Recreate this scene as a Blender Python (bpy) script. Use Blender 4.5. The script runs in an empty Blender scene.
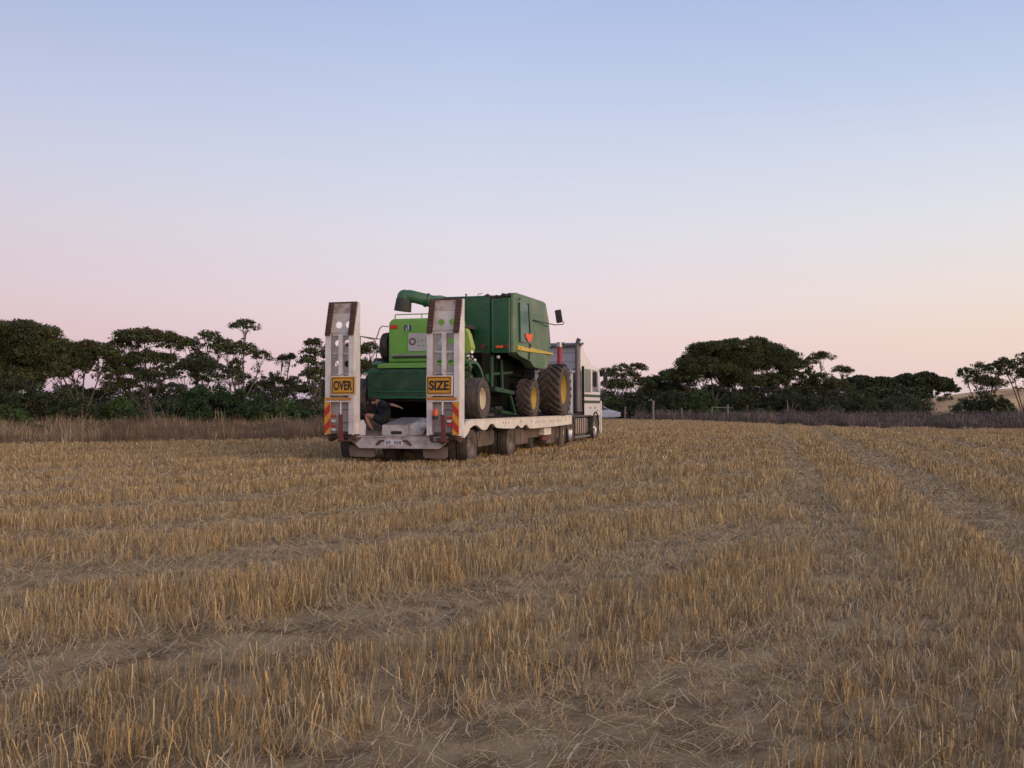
import bpy, bmesh, math, random
import numpy as np
from mathutils import Vector, Matrix
random.seed(7); rng = np.random.default_rng(11)
S = bpy.context.scene
COL = S.collection
R = math.radians
EYE = 1.45

# ------------------------------------------------------------------ helpers
def tag(o, label=None, cat=None, group=None, kind=None):
    if label: o['label'] = label
    if cat: o['category'] = cat
    if group: o['group'] = group
    if kind: o['kind'] = kind
    return o

def mat(name, col, rough=.6, metal=0., var=.12, scale=3., dirt=None, dirt_amt=.0, dirt_scale=1.5, bump=0., spec=.5, coat=0., attr=False, trans=0.):
    m = bpy.data.materials.new(name); m.use_nodes = True
    nt = m.node_tree; N = nt.nodes; L = nt.links
    b = N['Principled BSDF']
    b.inputs['Roughness'].default_value = rough; b.inputs['Metallic'].default_value = metal
    b.inputs['Specular IOR Level'].default_value = spec
    b.inputs['Coat Weight'].default_value = coat
    tc = N.new('ShaderNodeTexCoord')
    nz = N.new('ShaderNodeTexNoise'); nz.inputs['Scale'].default_value = scale; nz.inputs['Detail'].default_value = 5
    L.new(tc.outputs['Object'], nz.inputs['Vector'])
    mp = N.new('ShaderNodeMapRange'); mp.inputs['From Min'].default_value = .25; mp.inputs['From Max'].default_value = .75
    mp.inputs['To Min'].default_value = 1-var; mp.inputs['To Max'].default_value = 1+var
    L.new(nz.outputs['Fac'], mp.inputs['Value'])
    mul = N.new('ShaderNodeVectorMath'); mul.operation = 'SCALE'
    L.new(mp.outputs['Result'], mul.inputs['Scale'])
    if attr:
        at = N.new('ShaderNodeAttribute'); at.attribute_name = 'tint'
        L.new(at.outputs['Color'], mul.inputs[0])
    else:
        mul.inputs[0].default_value = col[:3]
    out = mul.outputs['Vector']
    if dirt:
        n2 = N.new('ShaderNodeTexNoise'); n2.inputs['Scale'].default_value = dirt_scale; n2.inputs['Detail'].default_value = 9; n2.inputs['Roughness'].default_value = .7
        L.new(tc.outputs['Object'], n2.inputs['Vector'])
        m2 = N.new('ShaderNodeMapRange'); m2.inputs['From Min'].default_value = .45; m2.inputs['From Max'].default_value = .7
        m2.inputs['To Min'].default_value = 0; m2.inputs['To Max'].default_value = dirt_amt
        L.new(n2.outputs['Fac'], m2.inputs['Value'])
        mx = N.new('ShaderNodeMix'); mx.data_type = 'RGBA'
        L.new(m2.outputs['Result'], mx.inputs[0]); L.new(out, mx.inputs[6]); mx.inputs[7].default_value = (*dirt, 1)
        out = mx.outputs[2]
        mr = N.new('ShaderNodeMapRange'); mr.inputs['To Min'].default_value = rough; mr.inputs['To Max'].default_value = min(1, rough+.35)
        L.new(m2.outputs['Result'], mr.inputs['Value']); L.new(mr.outputs['Result'], b.inputs['Roughness'])
    L.new(out, b.inputs['Base Color'])
    if bump:
        bp = N.new('ShaderNodeBump'); bp.inputs['Strength'].default_value = bump; bp.inputs['Distance'].default_value = .02
        L.new(nz.outputs['Fac'], bp.inputs['Height']); L.new(bp.outputs['Normal'], b.inputs['Normal'])
    return m

DUST = (.27, .20, .15)
M = dict(
 white=mat('white_paint', (.74,.71,.69), .45, dirt=(.36,.27,.21), dirt_amt=.5, dirt_scale=2.5),
 grimy=mat('grimy_white_paint', (.50,.47,.45), .6, var=.2, scale=5, dirt=(.20,.15,.12), dirt_amt=.75, dirt_scale=4),
 cream=mat('sidelit_white_paint', (.80,.76,.66), .45, dirt=(.4,.3,.22), dirt_amt=.35, dirt_scale=2.0),  # white made brighter and warmer for the side glow, dirt on top
 greypanel=mat('grey_panel', (.46,.45,.46), .5, dirt=(.3,.22,.18), dirt_amt=.5, dirt_scale=4),
 rust=mat('rusty_steel', (.10,.055,.042), .85, var=.35, scale=9),
 rustwash=mat('rust_stained_plate', (.58,.52,.47), .7, dirt=(.22,.13,.08), dirt_amt=.9, dirt_scale=5),
 dark=mat('dark_steel', (.035,.034,.034), .7, dirt=DUST, dirt_amt=.2),
 black=mat('black_rubber', (.035,.033,.032), .85, dirt=(.17,.13,.10), dirt_amt=.45, dirt_scale=6),
 tyre=mat('dusty_tyre_rubber', (.075,.064,.056), .9, var=.2, dirt=(.22,.17,.13), dirt_amt=.55, dirt_scale=5),
 dusty=mat('dusty_brown_panel', (.11,.082,.068), .85, var=.25, scale=2, dirt=(.3,.22,.16), dirt_amt=.5),
 flap=mat('dusty_rubber_flap', (.19,.145,.125), .9, var=.2, scale=4),
 deck=mat('timber_deck', (.16,.12,.09), .85, var=.3, scale=6),
 jd=mat('dark_green_paint', (.014,.092,.034), .38, var=.15, dirt=(.16,.17,.11), dirt_amt=.25, dirt_scale=2),
 jdside=mat('sidelit_dusty_green', (.10,.19,.105), .55, var=.15, dirt=(.34,.33,.25), dirt_amt=.65, dirt_scale=1.1),  # green lightened to carry the side glow, plus patches of dust
 jddusty2=mat('chaff_dusted_green', (.011,.070,.028), .5, var=.2, dirt=(.12,.13,.08), dirt_amt=.4, dirt_scale=3),
 jddusty=mat('faded_green_paint', (.03,.13,.065), .5, var=.15, dirt=(.2,.2,.13), dirt_amt=.4),
 jddark=mat('shaded_green_paint', (.010,.055,.022), .6, var=.4, scale=5),  # darker copy of the green, standing for shade under the tank
 void=mat('deep_shade_black', (.008,.009,.008), .9, var=.4, scale=5, spec=.08),  # near black in place of the deep shade under the harvester
 jdwin=mat('green_tinted_panel', (.02,.11,.07), .25, var=.1),
 lime=mat('lime_green_paint', (.15,.40,.06), .42, var=.12, dirt=(.30,.30,.12), dirt_amt=.4, dirt_scale=2.5),
 yellow=mat('yellow_rim_paint', (.52,.37,.05), .6, dirt=(.28,.20,.12), dirt_amt=.7, dirt_scale=6),
 creamrim=mat('cream_rim_paint', (.62,.56,.40), .6, dirt=(.4,.32,.2), dirt_amt=.6, dirt_scale=6),
 stripe=mat('yellow_stripe', (.68,.50,.05), .4, dirt=(.4,.3,.15), dirt_amt=.3),
 sign=mat('amber_sign', (.66,.33,.02), .5, dirt=(.4,.25,.1), dirt_amt=.3, dirt_scale=6),
 amber=mat('amber_strip', (.52,.22,.04), .5, dirt=(.3,.16,.06), dirt_amt=.5, dirt_scale=7),
 red=mat('red_plastic', (.55,.03,.02), .35),
 redpaint=mat('faded_red_paint', (.15,.035,.03), .7, dirt=(.2,.1,.08), dirt_amt=.5, dirt_scale=8),
 redbright=mat('red_pole_paint', (.38,.02,.03), .5),
 orange=mat('orange_lens', (.55,.09,.015), .3),
 fluo=mat('fluorescent_orange', (.95,.13,.03), .5, var=.03),
 ink=mat('black_lettering', (.02,.02,.02), .6),
 greyink=mat('grey_lettering', (.28,.28,.28), .7),
 blueink=mat('navy_marking', (.04,.07,.14), .6),
 plate=mat('white_plate', (.66,.66,.68), .5, var=.05),
 chrome=mat('chrome', (.55,.53,.51), .38, 1., var=.05),
 alu=mat('brushed_aluminium', (.42,.40,.38), .4, .9, var=.1, scale=8),
 stack=mat('dull_exhaust_metal', (.16,.15,.15), .5, .6),
 dullrim=mat('dusty_rim', (.20,.17,.15), .6, .3, var=.3, scale=8),
 glass=mat('dark_glass', (.03,.035,.035), .08, var=.0),
 cabwhite=mat('truck_white_paint', (.82,.81,.80), .3, var=.04, coat=.3),
 cabgrey=mat('sleeper_grey_paint', (.42,.43,.48), .45, dirt=(.3,.27,.25), dirt_amt=.3),
 bandgreen=mat('dark_green_band', (.03,.045,.03), .4),
 carblue=mat('pale_blue_car_paint', (.36,.42,.60), .3, var=.03, coat=.4),
 skin=mat('skin', (.42,.21,.15), .6, var=.06),
 navy=mat('navy_cloth', (.008,.011,.020), .9, var=.25, scale=12),
 shorts=mat('dark_shorts_cloth', (.012,.018,.016), .9, var=.2, scale=12),
 hair=mat('dark_hair', (.02,.014,.01), .8),
 boot=mat('boot_leather', (.03,.022,.018), .8),
 cable=mat('black_cable', (.03,.03,.03), .6),
 post=mat('weathered_post', (.22,.195,.17), .9, var=.25, scale=10),
 rpost=mat('reddish_post', (.085,.05,.04), .9, var=.25, scale=10),
 wire=mat('fence_wire', (.2,.2,.2), .6, .7),
 bark=mat('mallee_bark', (.11,.09,.078), .9, var=.3, scale=4),
 leaf=mat('leaf_foliage', (1,1,1), .75, var=.25, scale=.8, attr=True, spec=.2),
 straw=mat('straw', (1,1,1), .75, var=.1, scale=2, attr=True, spec=.25),
 weed=mat('dry_weed', (1,1,1), .85, var=.2, scale=.7, attr=True, spec=.15),
)

OFF = {}
def root_of(o):
    while o.parent: o = o.parent
    return o
def link_mesh(name, me, parent=None):
    o = bpy.data.objects.new(name, me); COL.objects.link(o)
    if parent: o.parent = parent
    return o

class MB:
    """collects shapes into one mesh"""
    def __init__(s): s.v = []; s.f = []
    def add(s, vs, fs, Mx=None):
        k = len(s.v)
        for v in vs:
            v = Vector(v)
            if Mx is not None: v = Mx @ v
            s.v.append(v)
        s.f += [tuple(i+k for i in f) for f in fs]
        return s
    def box(s, x0, x1, y0, y1, z0, z1, c=.0, Mx=None):
        """box with chamfered vertical-plane edges when c>0"""
        if c <= 0:
            vs = [(x,y,z) for x in (x0,x1) for y in (y0,y1) for z in (z0,z1)]
            return s.add(vs, [(0,1,3,2),(4,6,7,5),(0,4,5,1),(2,3,7,6),(0,2,6,4),(1,5,7,3)], Mx)
        bm = bmesh.new()
        bmesh.ops.create_cube(bm, size=1, matrix=Matrix.Translation(((x0+x1)/2,(y0+y1)/2,(z0+z1)/2)) @ Matrix.Diagonal((x1-x0,y1-y0,z1-z0,1)))
        bmesh.ops.bevel(bm, geom=bm.edges[:], offset=c, segments=2, affect='EDGES', profile=.5)
        bm.verts.index_update()
        s.add([v.co.copy() for v in bm.verts], [tuple(v.index for v in f.verts) for f in bm.faces], Mx); bm.free(); return s
    def prism(s, pts, a0, a1, axis='x', Mx=None):
        """polygon pts in the two other axes, extruded along axis"""
        n = len(pts)
        def P(a, q):
            if axis == 'x': return (a, q[0], q[1])
            if axis == 'y': return (q[0], a, q[1])
            return (q[0], q[1], a)
        vs = [P(a0,q) for q in pts] + [P(a1,q) for q in pts]
        fs = [tuple(range(n)), tuple(range(2*n-1, n-1, -1))] + [(i,(i+1)%n,n+(i+1)%n,n+i) for i in range(n)]
        return s.add(vs, fs, Mx)
    def tube(s, pts, r, n=8, cap=True):
        pts = [Vector(p) for p in pts]
        rr = r if isinstance(r, (list,tuple)) else [r]*len(pts)
        k = len(s.v); up = None
        for i, p in enumerate(pts):
            d = (pts[min(i+1,len(pts)-1)] - pts[max(i-1,0)]).normalized()
            if up is None:
                up = Vector((0,0,1)) if abs(d.z) < .9 else Vector((1,0,0))
            a = d.cross(up).normalized(); b = a.cross(d).normalized(); up = b
            for j in range(n):
                t = 2*math.pi*j/n
                s.v.append(p + (a*math.cos(t)+b*math.sin(t))*rr[i])
        for i in range(len(pts)-1):
            for j in range(n):
                s.f.append((k+i*n+j, k+i*n+(j+1)%n, k+(i+1)*n+(j+1)%n, k+(i+1)*n+j))
        if cap:
            s.f.append(tuple(k+j for j in range(n-1,-1,-1))); s.f.append(tuple(k+(len(pts)-1)*n+j for j in range(n)))
        return s
    def lathe(s, prof, n=32, Mx=None, close=False):
        """prof (x, r) about the x axis"""
        vs = []; fs = []; m = len(prof)
        for x, r in prof:
            for j in range(n):
                t = 2*math.pi*j/n; vs.append((x, r*math.cos(t), r*math.sin(t)))
        for i in range(m-1 if not close else m):
            i2 = (i+1) % m
            for j in range(n): fs.append((i*n+j, i*n+(j+1)%n, i2*n+(j+1)%n, i2*n+j))
        return s.add(vs, fs, Mx)
    def holed(s, x0, x1, z0, z1, y0, y1, holes, r, cells):
        """plate in x/z with round holes; cells = list of x edges / z edges grid with at most one hole per cell"""
        xs, zs = cells
        n = 16
        for i in range(len(xs)-1):
            for j in range(len(zs)-1):
                a,b,c,d = xs[i],xs[i+1],zs[j],zs[j+1]
                h = [q for q in holes if a < q[0] < b and c < q[1] < d]
                if not h:
                    s.box(a,b,y0,y1,c,d); continue
                hx, hz = h[0]; ring = []; outer = []
                for k in range(n):
                    t = 2*math.pi*(k+.5)/n; dx, dz = math.cos(t), math.sin(t)
                    ring.append((hx+r*dx, hz+r*dz))
                    tx = ((b-hx) if dx > 0 else (a-hx))/dx if abs(dx) > 1e-6 else 1e9
                    tz = ((d-hz) if dz > 0 else (c-hz))/dz if abs(dz) > 1e-6 else 1e9
                    t2 = min(tx, tz); outer.append((hx+t2*dx, hz+t2*dz))
                vs = []
                for yy in (y0, y1):
                    vs += [(q[0],yy,q[1]) for q in ring] + [(q[0],yy,q[1]) for q in outer]
                fs = []
                for k in range(n):
                    k2 = (k+1) % n
                    fs.append((k, k2, n+k2, n+k)); fs.append((2*n+k, 3*n+k, 3*n+k2, 2*n+k2)); fs.append((k, 2*n+k, 2*n+k2, k2))
                s.add(vs, fs)
                for (cx, cz) in ((a,c),(a,d),(b,c),(b,d)):   # fill corner triangles front and back
                    near = sorted(range(n), key=lambda k: (outer[k][0]-cx)**2+(outer[k][1]-cz)**2)[:2]
                    for yy in (y0, y1):
                        s.add([(cx,yy,cz),(outer[near[0]][0],yy,outer[near[0]][1]),(outer[near[1]][0],yy,outer[near[1]][1])], [(0,1,2)])
        return s
    def build(s, name, m, parent=None, smooth=False, off=None):
        if off is None: off = OFF.get(root_of(parent).name, Vector((0,0,0))) if parent else Vector((0,0,0))
        me = bpy.data.meshes.new(name)
        me.from_pydata([tuple(Vector(v)-off) for v in s.v], [], s.f)
        me.materials.append(m if not isinstance(m, str) else M[m])
        bm = bmesh.new(); bm.from_mesh(me); bmesh.ops.recalc_face_normals(bm, faces=bm.faces[:]); bm.to_mesh(me); bm.free()
        if smooth:
            me.polygons.foreach_set('use_smooth', [True]*len(me.polygons))
            try: me.set_sharp_from_angle(angle=R(40))
            except Exception: pass
        me.update()
        return link_mesh(name, me, parent)

# rig frame: x across the rig, y forward along it, z up
HEAD = 17
RIG = Matrix.Translation((-2.88, 24.33, 0)) @ Matrix.Rotation(R(-HEAD), 4, 'Z')
def rig_root(name, p, s, z, label, cat, group=None):
    o = bpy.data.objects.new(name, None); COL.objects.link(o)
    o.matrix_world = RIG @ Matrix.Translation((p, s, z))
    o.empty_display_size = .3
    OFF[o.name] = Vector((p, s, z))
    return tag(o, label, cat, group)
def world_root(name, x, y, z, label, cat, group=None, rz=0):
    o = bpy.data.objects.new(name, None); COL.objects.link(o)
    o.location = (x, y, z); o.rotation_euler = (0,0,rz); OFF[o.name] = Vector((0,0,0))
    return tag(o, label, cat, group)

def text_mb(txt, x, y, z, w, h, depth=.006, offset=.02):
    """lettering standing in the x/z plane facing -y, centred on x,z and stretched to w x h"""
    cu = bpy.data.curves.new('txt', 'FONT'); cu.body = txt; cu.size = 1; cu.offset = offset; cu.extrude = .01
    ob = bpy.data.objects.new('txt', cu); COL.objects.link(ob)
    dg = bpy.context.evaluated_depsgraph_get(); me = bpy.data.meshes.new_from_object(ob.evaluated_get(dg))
    vs = [v.co.copy() for v in me.vertices]; fs = [tuple(p.vertices) for p in me.polygons]
    bpy.data.objects.remove(ob); bpy.data.curves.remove(cu); bpy.data.meshes.remove(me)
    x0,x1 = min(v.x for v in vs), max(v.x for v in vs); y0,y1 = min(v.y for v in vs), max(v.y for v in vs)
    mb = MB()
    mb.add([((v.x-(x0+x1)/2)/(x1-x0)*w+x, y-depth*(v.z+.01)/.02, (v.y-(y0+y1)/2)/(y1-y0)*h+z) for v in vs], fs)
    return mb

# ------------------------------------------------------------------ wheels
def tyre_mb(dia, w, rimr, lugs=0, lug_h=.0):
    r = dia/2; m = MB(); hw = w/2
    prof = [(-hw*.72, rimr), (-hw*.95, rimr+.25*(r-rimr)), (-hw, rimr+.55*(r-rimr)), (-hw*.93, r*.965-lug_h), (-hw*.75, r-lug_h), (0, r-lug_h+.004),
            (hw*.75, r-lug_h), (hw*.93, r*.965-lug_h), (hw, rimr+.55*(r-rimr)), (hw*.95, rimr+.25*(r-rimr)), (hw*.72, rimr)]
    m.lathe(prof, 44)
    if lugs:
        for i in range(lugs):
            for sd in (-1, 1):
                t0 = 2*math.pi*(i + (.5 if sd > 0 else 0))/lugs
                nseg = 5
                vs = []; fs = []
                for k in range(nseg+1):
                    f = k/nseg; x = sd*(hw*.02 + f*hw*.97); t = t0 + sd*0 + f*.42*(w/dia)/.42
                    bw = (.035+.012*f)/r*1.15
                    drop = max(0, f-.72)*.10*r
                    for (dt, rr) in ((-bw, r-lug_h-.012-drop), (-bw*.75, r-drop), (bw*.75, r-drop), (bw, r-lug_h-.012-drop)):
                        vs.append((x, rr*math.cos(t+dt), rr*math.sin(t+dt)))
                for k in range(nseg):
                    for j in range(3): fs.append((k*4+j, k*4+j+1, (k+1)*4+j+1, (k+1)*4+j))
                fs.append((0,3,2,1)); e = nseg*4; fs.append((e,e+1,e+2,e+3))
                m.add(vs, fs)
    else:
        for gx in (-.45, -.15, .15, .45):   # raised road ribs between grooves
            m.lathe([(gx*w-.035*w*2.2, r-.004), (gx*w-.06*w, r+.008), (gx*w+.06*w, r+.008), (gx*w+.035*w*2.2, r-.004)], 44)
    return m
def rim_mb(rimr, w, dish=.45, bolts=8, side=1, bolt_r=.42):
    m = MB(); hw = w/2*.74
    o = side
    m.lathe([(-o*hw, rimr*.995), (-o*hw, rimr*1.03), (o*hw, rimr*1.03), (o*hw*1.02, rimr*.97), (o*hw*.7, rimr*.90), (o*hw*dish, rimr*.80), (o*hw*dish*.8, rimr*.45), (o*hw*(dish*.8+.15), rimr*.33), (o*hw*(dish+.35), rimr*.22), (o*hw*(dish+.37), .001)], 32)
    for k in range(bolts):
        t = 2*math.pi*k/bolts
        y, z = math.cos(t)*rimr*bolt_r, math.sin(t)*rimr*bolt_r
        m.tube([(o*hw*dish*.75, y, z), (o*hw*(dish*.8)+o*.035, y, z)], rimr*.05, 6)
    return m
class WheelProto:
    def __init__(s, dia, w, rimr, rimmat, tyremat='tyre', **k):
        s.dia = dia
        lug = {q:k.pop(q) for q in ('lugs','lug_h') if q in k}
        t = tyre_mb(dia, w, rimr, **lug); s.t = t
        s.parts = {}
        for side in (1,-1):
            r = rim_mb(rimr, w, side=side, **k)
            ro = r.build('wheel', rimmat, None, True); to = t.build('tyre', tyremat, None, True)
            s.parts[side] = (ro.data, to.data)
            bpy.data.objects.remove(ro); bpy.data.objects.remove(to)
    def put(s, parent, p, y, z, side, spin=0, label=None):
        off = OFF[root_of(parent).name]
        w = bpy.data.objects.new('wheel', s.parts[side][0]); COL.objects.link(w); w.parent = parent
        w.location = Vector((p,y,z))-off; w.rotation_euler = (spin,0,0)
        t = bpy.data.objects.new('tyre', s.parts[side][1]); COL.objects.link(t); t.parent = w
        if label: w['label'] = label
        return w

# ================================================================== LOW LOADER TRAILER
DZ = 1.06
tr = rig_root('low_loader_trailer', 0, 5.5, 0, 'white low loader trailer with raised loading ramps and amber warning signs, carrying the green harvester', 'trailer')
# deck and main frame
d = MB(); d.box(-1.72, 1.72, 1.3, 11.0, .97, DZ)
for k in range(12): d.box(-1.7+k*.285, -1.7+k*.285+.265, 1.32, 10.98, DZ+.002, DZ+.022)
d.build('deck', 'deck', tr)
f = MB()
for sx in (-.55, .55):
    f.prism([(.4,.5),(11.5,.55),(11.5,.95),(.4,.95)], sx-.08, sx+.08)
for k in range(10): f.box(-1.7, 1.7, 1.4+k*1.02, 1.5+k*1.02, .78, .965)
f.box(-1.0, 1.0, 11.0, 14.6, .92, 1.12); f.box(-.45,.45, 12.0, 14.3, 1.121, 1.2)
f.build('chassis_frame', 'dark', tr)
t = MB(); t.prism([(0.05,.60),(1.3,.95),(1.3,1.05),(0.05,.70)], -1.55, 1.6); t.build('sloping_tail', 'deck', tr)
# side beams with the notched lower edge
prof = [(0.02,.67),(.12,.67),(.30,.74),(.55,.90),(.75,.945),(.97,.95),(1.15,.91),(1.35,.84),(1.6,.815),(1.78,.83),(1.95,.92),(2.1,.965),(2.3,.965),(2.45,.90),(2.6,.85),(3.4,.815),
        (4.2,.80),(4.45,.88),(4.58,.88),(4.75,.81),(5.0,.80),(5.25,.88),(5.45,.88),(5.7,.765),(6.2,.755),(8.5,.765),(10.95,.80),(11.02,1.08),(.40,1.08),(.18,1.0),(.02,.86)]
for sx in (1,-1):
    b = MB(); b.prism(prof, sx*1.725, sx*1.80)
    # a folded lip along the top, butted on the beam
    b.box(min(sx*1.66,sx*1.815), max(sx*1.66,sx*1.815), .42, 11.0, 1.082, 1.102)
    bo = b.build('side_beam', 'cream', tr)
    for (y,z,w_,hh) in ((.48,.86,.035,.07),(3.15,.97,.04,.04),(3.4,.97,.04,.04),(3.65,.97,.04,.04),(4.75,.985,.03,.09),(4.95,.985,.03,.05),(5.95,.97,.025,.08),(10.1,.98,.03,.12)):
        h = MB(); h.box(min(sx*1.80,sx*1.806), max(sx*1.80,sx*1.806), y-w_/2, y+w_/2, z-hh/2, z+hh/2, .002); h.build('beam_slot', 'ink', bo)
# worn lettering on the right beam (illegible in the photo: faint marks only)
g = MB()
for k,(y,wd) in enumerate([(6.35,.16),(6.6,.18),(6.86,.14),(7.1,.17),(7.36,.16),(7.95,.2),(8.25,.14),(8.5,.16),(8.78,.16),(9.05,.15),(9.3,.14)]):
    g.box(1.801, 1.804, y, y+.035, .90, .985); g.box(1.801, 1.804, y+wd-.035, y+wd, .90, .985)
    if k % 2: g.box(1.801, 1.804, y+.04, y+wd-.04, .955, .98)
    else: g.box(1.801, 1.804, y+.04, y+wd-.04, .90, .922)
g.build('worn_lettering', mat('worn_lettering', (.52,.49,.42), .6), tr)
# rear bumper
b = MB(); b.prism([(-1.05,.66),(1.45,.66),(1.36,.52),(1.2,.40),(-.85,.40),(-.98,.50)], -.10, .03, 'y')
b.box(-1.05, 1.45, -.11, .05, .662, .69, .008)
bo = b.build('rear_bumper', 'grimy', tr)
pl = MB(); pl.box(-.19, .29, -.112, -.102, .47, .61, .004); po = pl.build('number_plate', 'plate', tr)
pc = MB()
for k in range(6):
    if k == 2: continue
    x = -.145+k*.07; pc.box(x, x+.014, -.118,-.1125, .50, .585); pc.box(x+.03, x+.042, -.118,-.1125, .50, .585)
    pc.box(x+.0142, x+.0298, -.118,-.1125, .573 if k%2 else .50, .585 if k%2 else .512)
pc.build('plate_characters', 'ink', po)
br = MB()
for sx in (-1,1):
    cx = .05+sx*.30
    br.prism([(cx-sx*.06,.61),(cx+sx*.07,.60),(cx+sx*.17,.50),(cx+sx*.15,.46),(cx+sx*.07,.50),(cx+sx*.02,.56),(cx-sx*.06,.57)], -.125, -.102, 'y')
br.build('plate_bracket', 'rust', tr)
# mud flaps
for x0,x1,zb in ((-1.22,-.55,.17),(.74,1.37,.16)):
    fl = MB(); fl.prism([(x0,.46),(x1,.44),(x1,zb+.05),(x1-.05,zb),(x0+.05,zb+.01),(x0,zb+.06)], .08, .10, 'y')
    for k in range(3): fl.prism([(x0+.04,.40-.07*k),(x1-.04,.39-.07*k),(x1-.04,.38-.07*k),(x0+.04,.39-.07*k)], .073, .079, 'y')
    fl.build('mud_flap', 'flap', tr)
# white moulded centre box on the tail, with its side wing and pipe
BXO = Matrix.Translation((.12,0,0))
b = MB(); b.prism([(-.46,.70),(.26,.70),(.24,.96),(-.44,.96)], .06, .10, 'y')
b.add([(-.44,.06,.962),(.24,.06,.962),(.33,.9,1.13),(-.30,.9,1.13),(-.44,.10,.955),(.24,.10,.955),(.33,.9,1.09),(-.30,.9,1.09)], [(0,1,2,3),(4,7,6,5),(0,3,7,4),(1,5,6,2),(2,6,7,3),(0,4,5,1)])
b.v = [BXO @ q for q in b.v]; cb = b.build('centre_box', 'grimy', tr)
tp = MB(); tp.add([(-.40,.09,.972),(.20,.09,.972),(.29,.86,1.128),(-.27,.86,1.128),(-.40,.09,.982),(.20,.09,.982),(.29,.86,1.138),(-.27,.86,1.138)], [(0,3,2,1),(4,5,6,7),(0,1,5,4),(1,2,6,5),(2,3,7,6),(3,0,4,7)])
tp.v = [BXO @ q for q in tp.v]; tp.build('box_lid', mat('dark_grey_lid', (.17,.17,.17), .7, dirt=(.3,.25,.2), dirt_amt=.3), cb)
sl = MB(); sl.prism([(-.22,.76),(-.19,.735),(.05,.735),(.08,.76),(.075,.80),(.05,.815),(-.19,.815),(-.21,.80)], .052, .058, 'y'); sl.v = [BXO @ q for q in sl.v]; sl.build('slot', 'ink', cb)
wg = MB(); wg.add([(.25,.08,.70),(.26,.08,.95),(.40,.20,1.03),(.85,.45,1.09),(.85,.45,.90),(.62,.30,.88),(.55,.16,.70),(.35,.95,1.13),(.85,.95,1.13)],
    [(0,6,5,2,1),(5,4,3,2),(1,2,7),(2,3,8,7)])
wg.v = [BXO @ q for q in wg.v]; wg.build('box_wing', 'grimy', tr)
pp = MB(); pp.tube([(.60,.25,.93),(1.0,.30,.95)], .085, 14); pp.build('cross_pipe', 'grimy', tr)
lb = MB(); lb.tube([(-1.06,.02,.70),(-1.10,.0,.84),(-1.02,.0,1.02),(-.92,.05,1.10)], [.03,.05,.045,.02], 8)
lb.prism([(-1.02,.68),(-.80,.68),(-.79,.95),(-.86,1.08),(-.94,1.06),(-1.0,.9)], .06, .12, 'y'); lb.build('tail_bracket', 'white', tr)

# the two loading ramps standing upright
def ramp(p0, p1, side):
    """channel ramp; p0 < p1; rear face at s=-.23"""
    yb, yf = -.23, .12; w = p1-p0
    def X(u): return p0+u*w
    m = MB()
    # long side channels (web + flange), full height
    zt = 3.99
    m.prism([(yb,.72),(yf,.72),(yf,zt),(.02,zt),(yb,3.2)], X(0), X(0)+.05)
    m.prism([(yb,.72),(yf,.72),(yf,zt),(.02,zt),(yb,3.2)], X(1)-.05, X(1))
    m.box(X(0)+.0502, X(0)+.14, yb, yb+.03, .74, 3.19); m.box(X(1)-.14, X(1)-.0502, yb, yb+.03, .74, 3.19)
    m.box(X(.5)-.05, X(.5)+.05, yb+.04, yb+.12, 1.66, 3.18)   # centre rib
    for z in (1.62, 2.2, 2.72, 3.18): m.box(X(0)+.142, X(1)-.142, yb+.125, yb+.15, z-.02, z+.02)
    ro = m.build('loading_ramp', 'white', tr)
    # recessed perforated web
    hl = [(X(.34), z) for z in (2.46, 2.97)] + [(X(.68), z) for z in (2.46, 2.97)]
    w1 = MB(); w1.holed(0,0,0,0, -.07, -.055, hl, .085, ([X(0)+.051, X(.5), X(1)-.051], [1.6, 2.2, 2.72, 3.24]))
    w1.build('perforated_web', 'greypanel', ro)
    # upper plate
    w2 = MB(); w2.holed(0,0,0,0, -.045, -.03, [(X(.36),3.43),(X(.70),3.43)], .085, ([X(0)+.052, X(.53), X(1)-.052],[3.245, 3.70]))
    w2.build('tip_plate', 'white', ro)
    w3 = MB(); w3.box(X(0)+.10, X(1)-.10, -.03, -.0, 3.705, 3.97); w3.build('stained_tip', 'rustwash', ro)
    # rusty wedge strips at the tip
    for a in (0.0, 1-.15/w):
        s_ = MB(); x = X(a)
        s_.prism([(-.03,zt+.01),(-.23,3.2),(-.265,3.2),(-.265,3.15),(-.055,zt+.01)], x+.003, x+.147)
        for k in range(9):
            zz = 3.22+k*.085; yy = -.265+(zz-3.15)/(zt-3.14)*.21
            s_.box(x+.01, x+.14, yy-.014, yy+.01, zz, zz+.018)
        s_.build('rusty_wedge', 'rust', ro)
    e = MB(); e.box(X(0)+.15, X(1)-.15, -.05, .10, 3.972, 4.0); e.build('tip_edge', 'rust', ro)
    # lower part: backing sheet, amber strip, hinge, hazard board, lamps
    lo = MB(); lo.box(X(0)+.051, X(1)-.051, -.06, -.04, .80, 1.55); lo.build('lower_sheet', 'greypanel', ro)
    am = MB(); am.box(X(0)-.005, X(1)-.06, yb-.025, yb-.003, 1.565, 1.635, .004); am.build('reflector_strip', 'amber', ro)
    lip = MB(); lip.box(X(0), X(1)-.05, yb-.02, yb-.003, 1.525, 1.556); lip.build('strip_lip', 'white', ro)
    return X
XL = ramp(-1.73, -.955, -1)
XR = ramp(.955, 1.785, 1)
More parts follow.
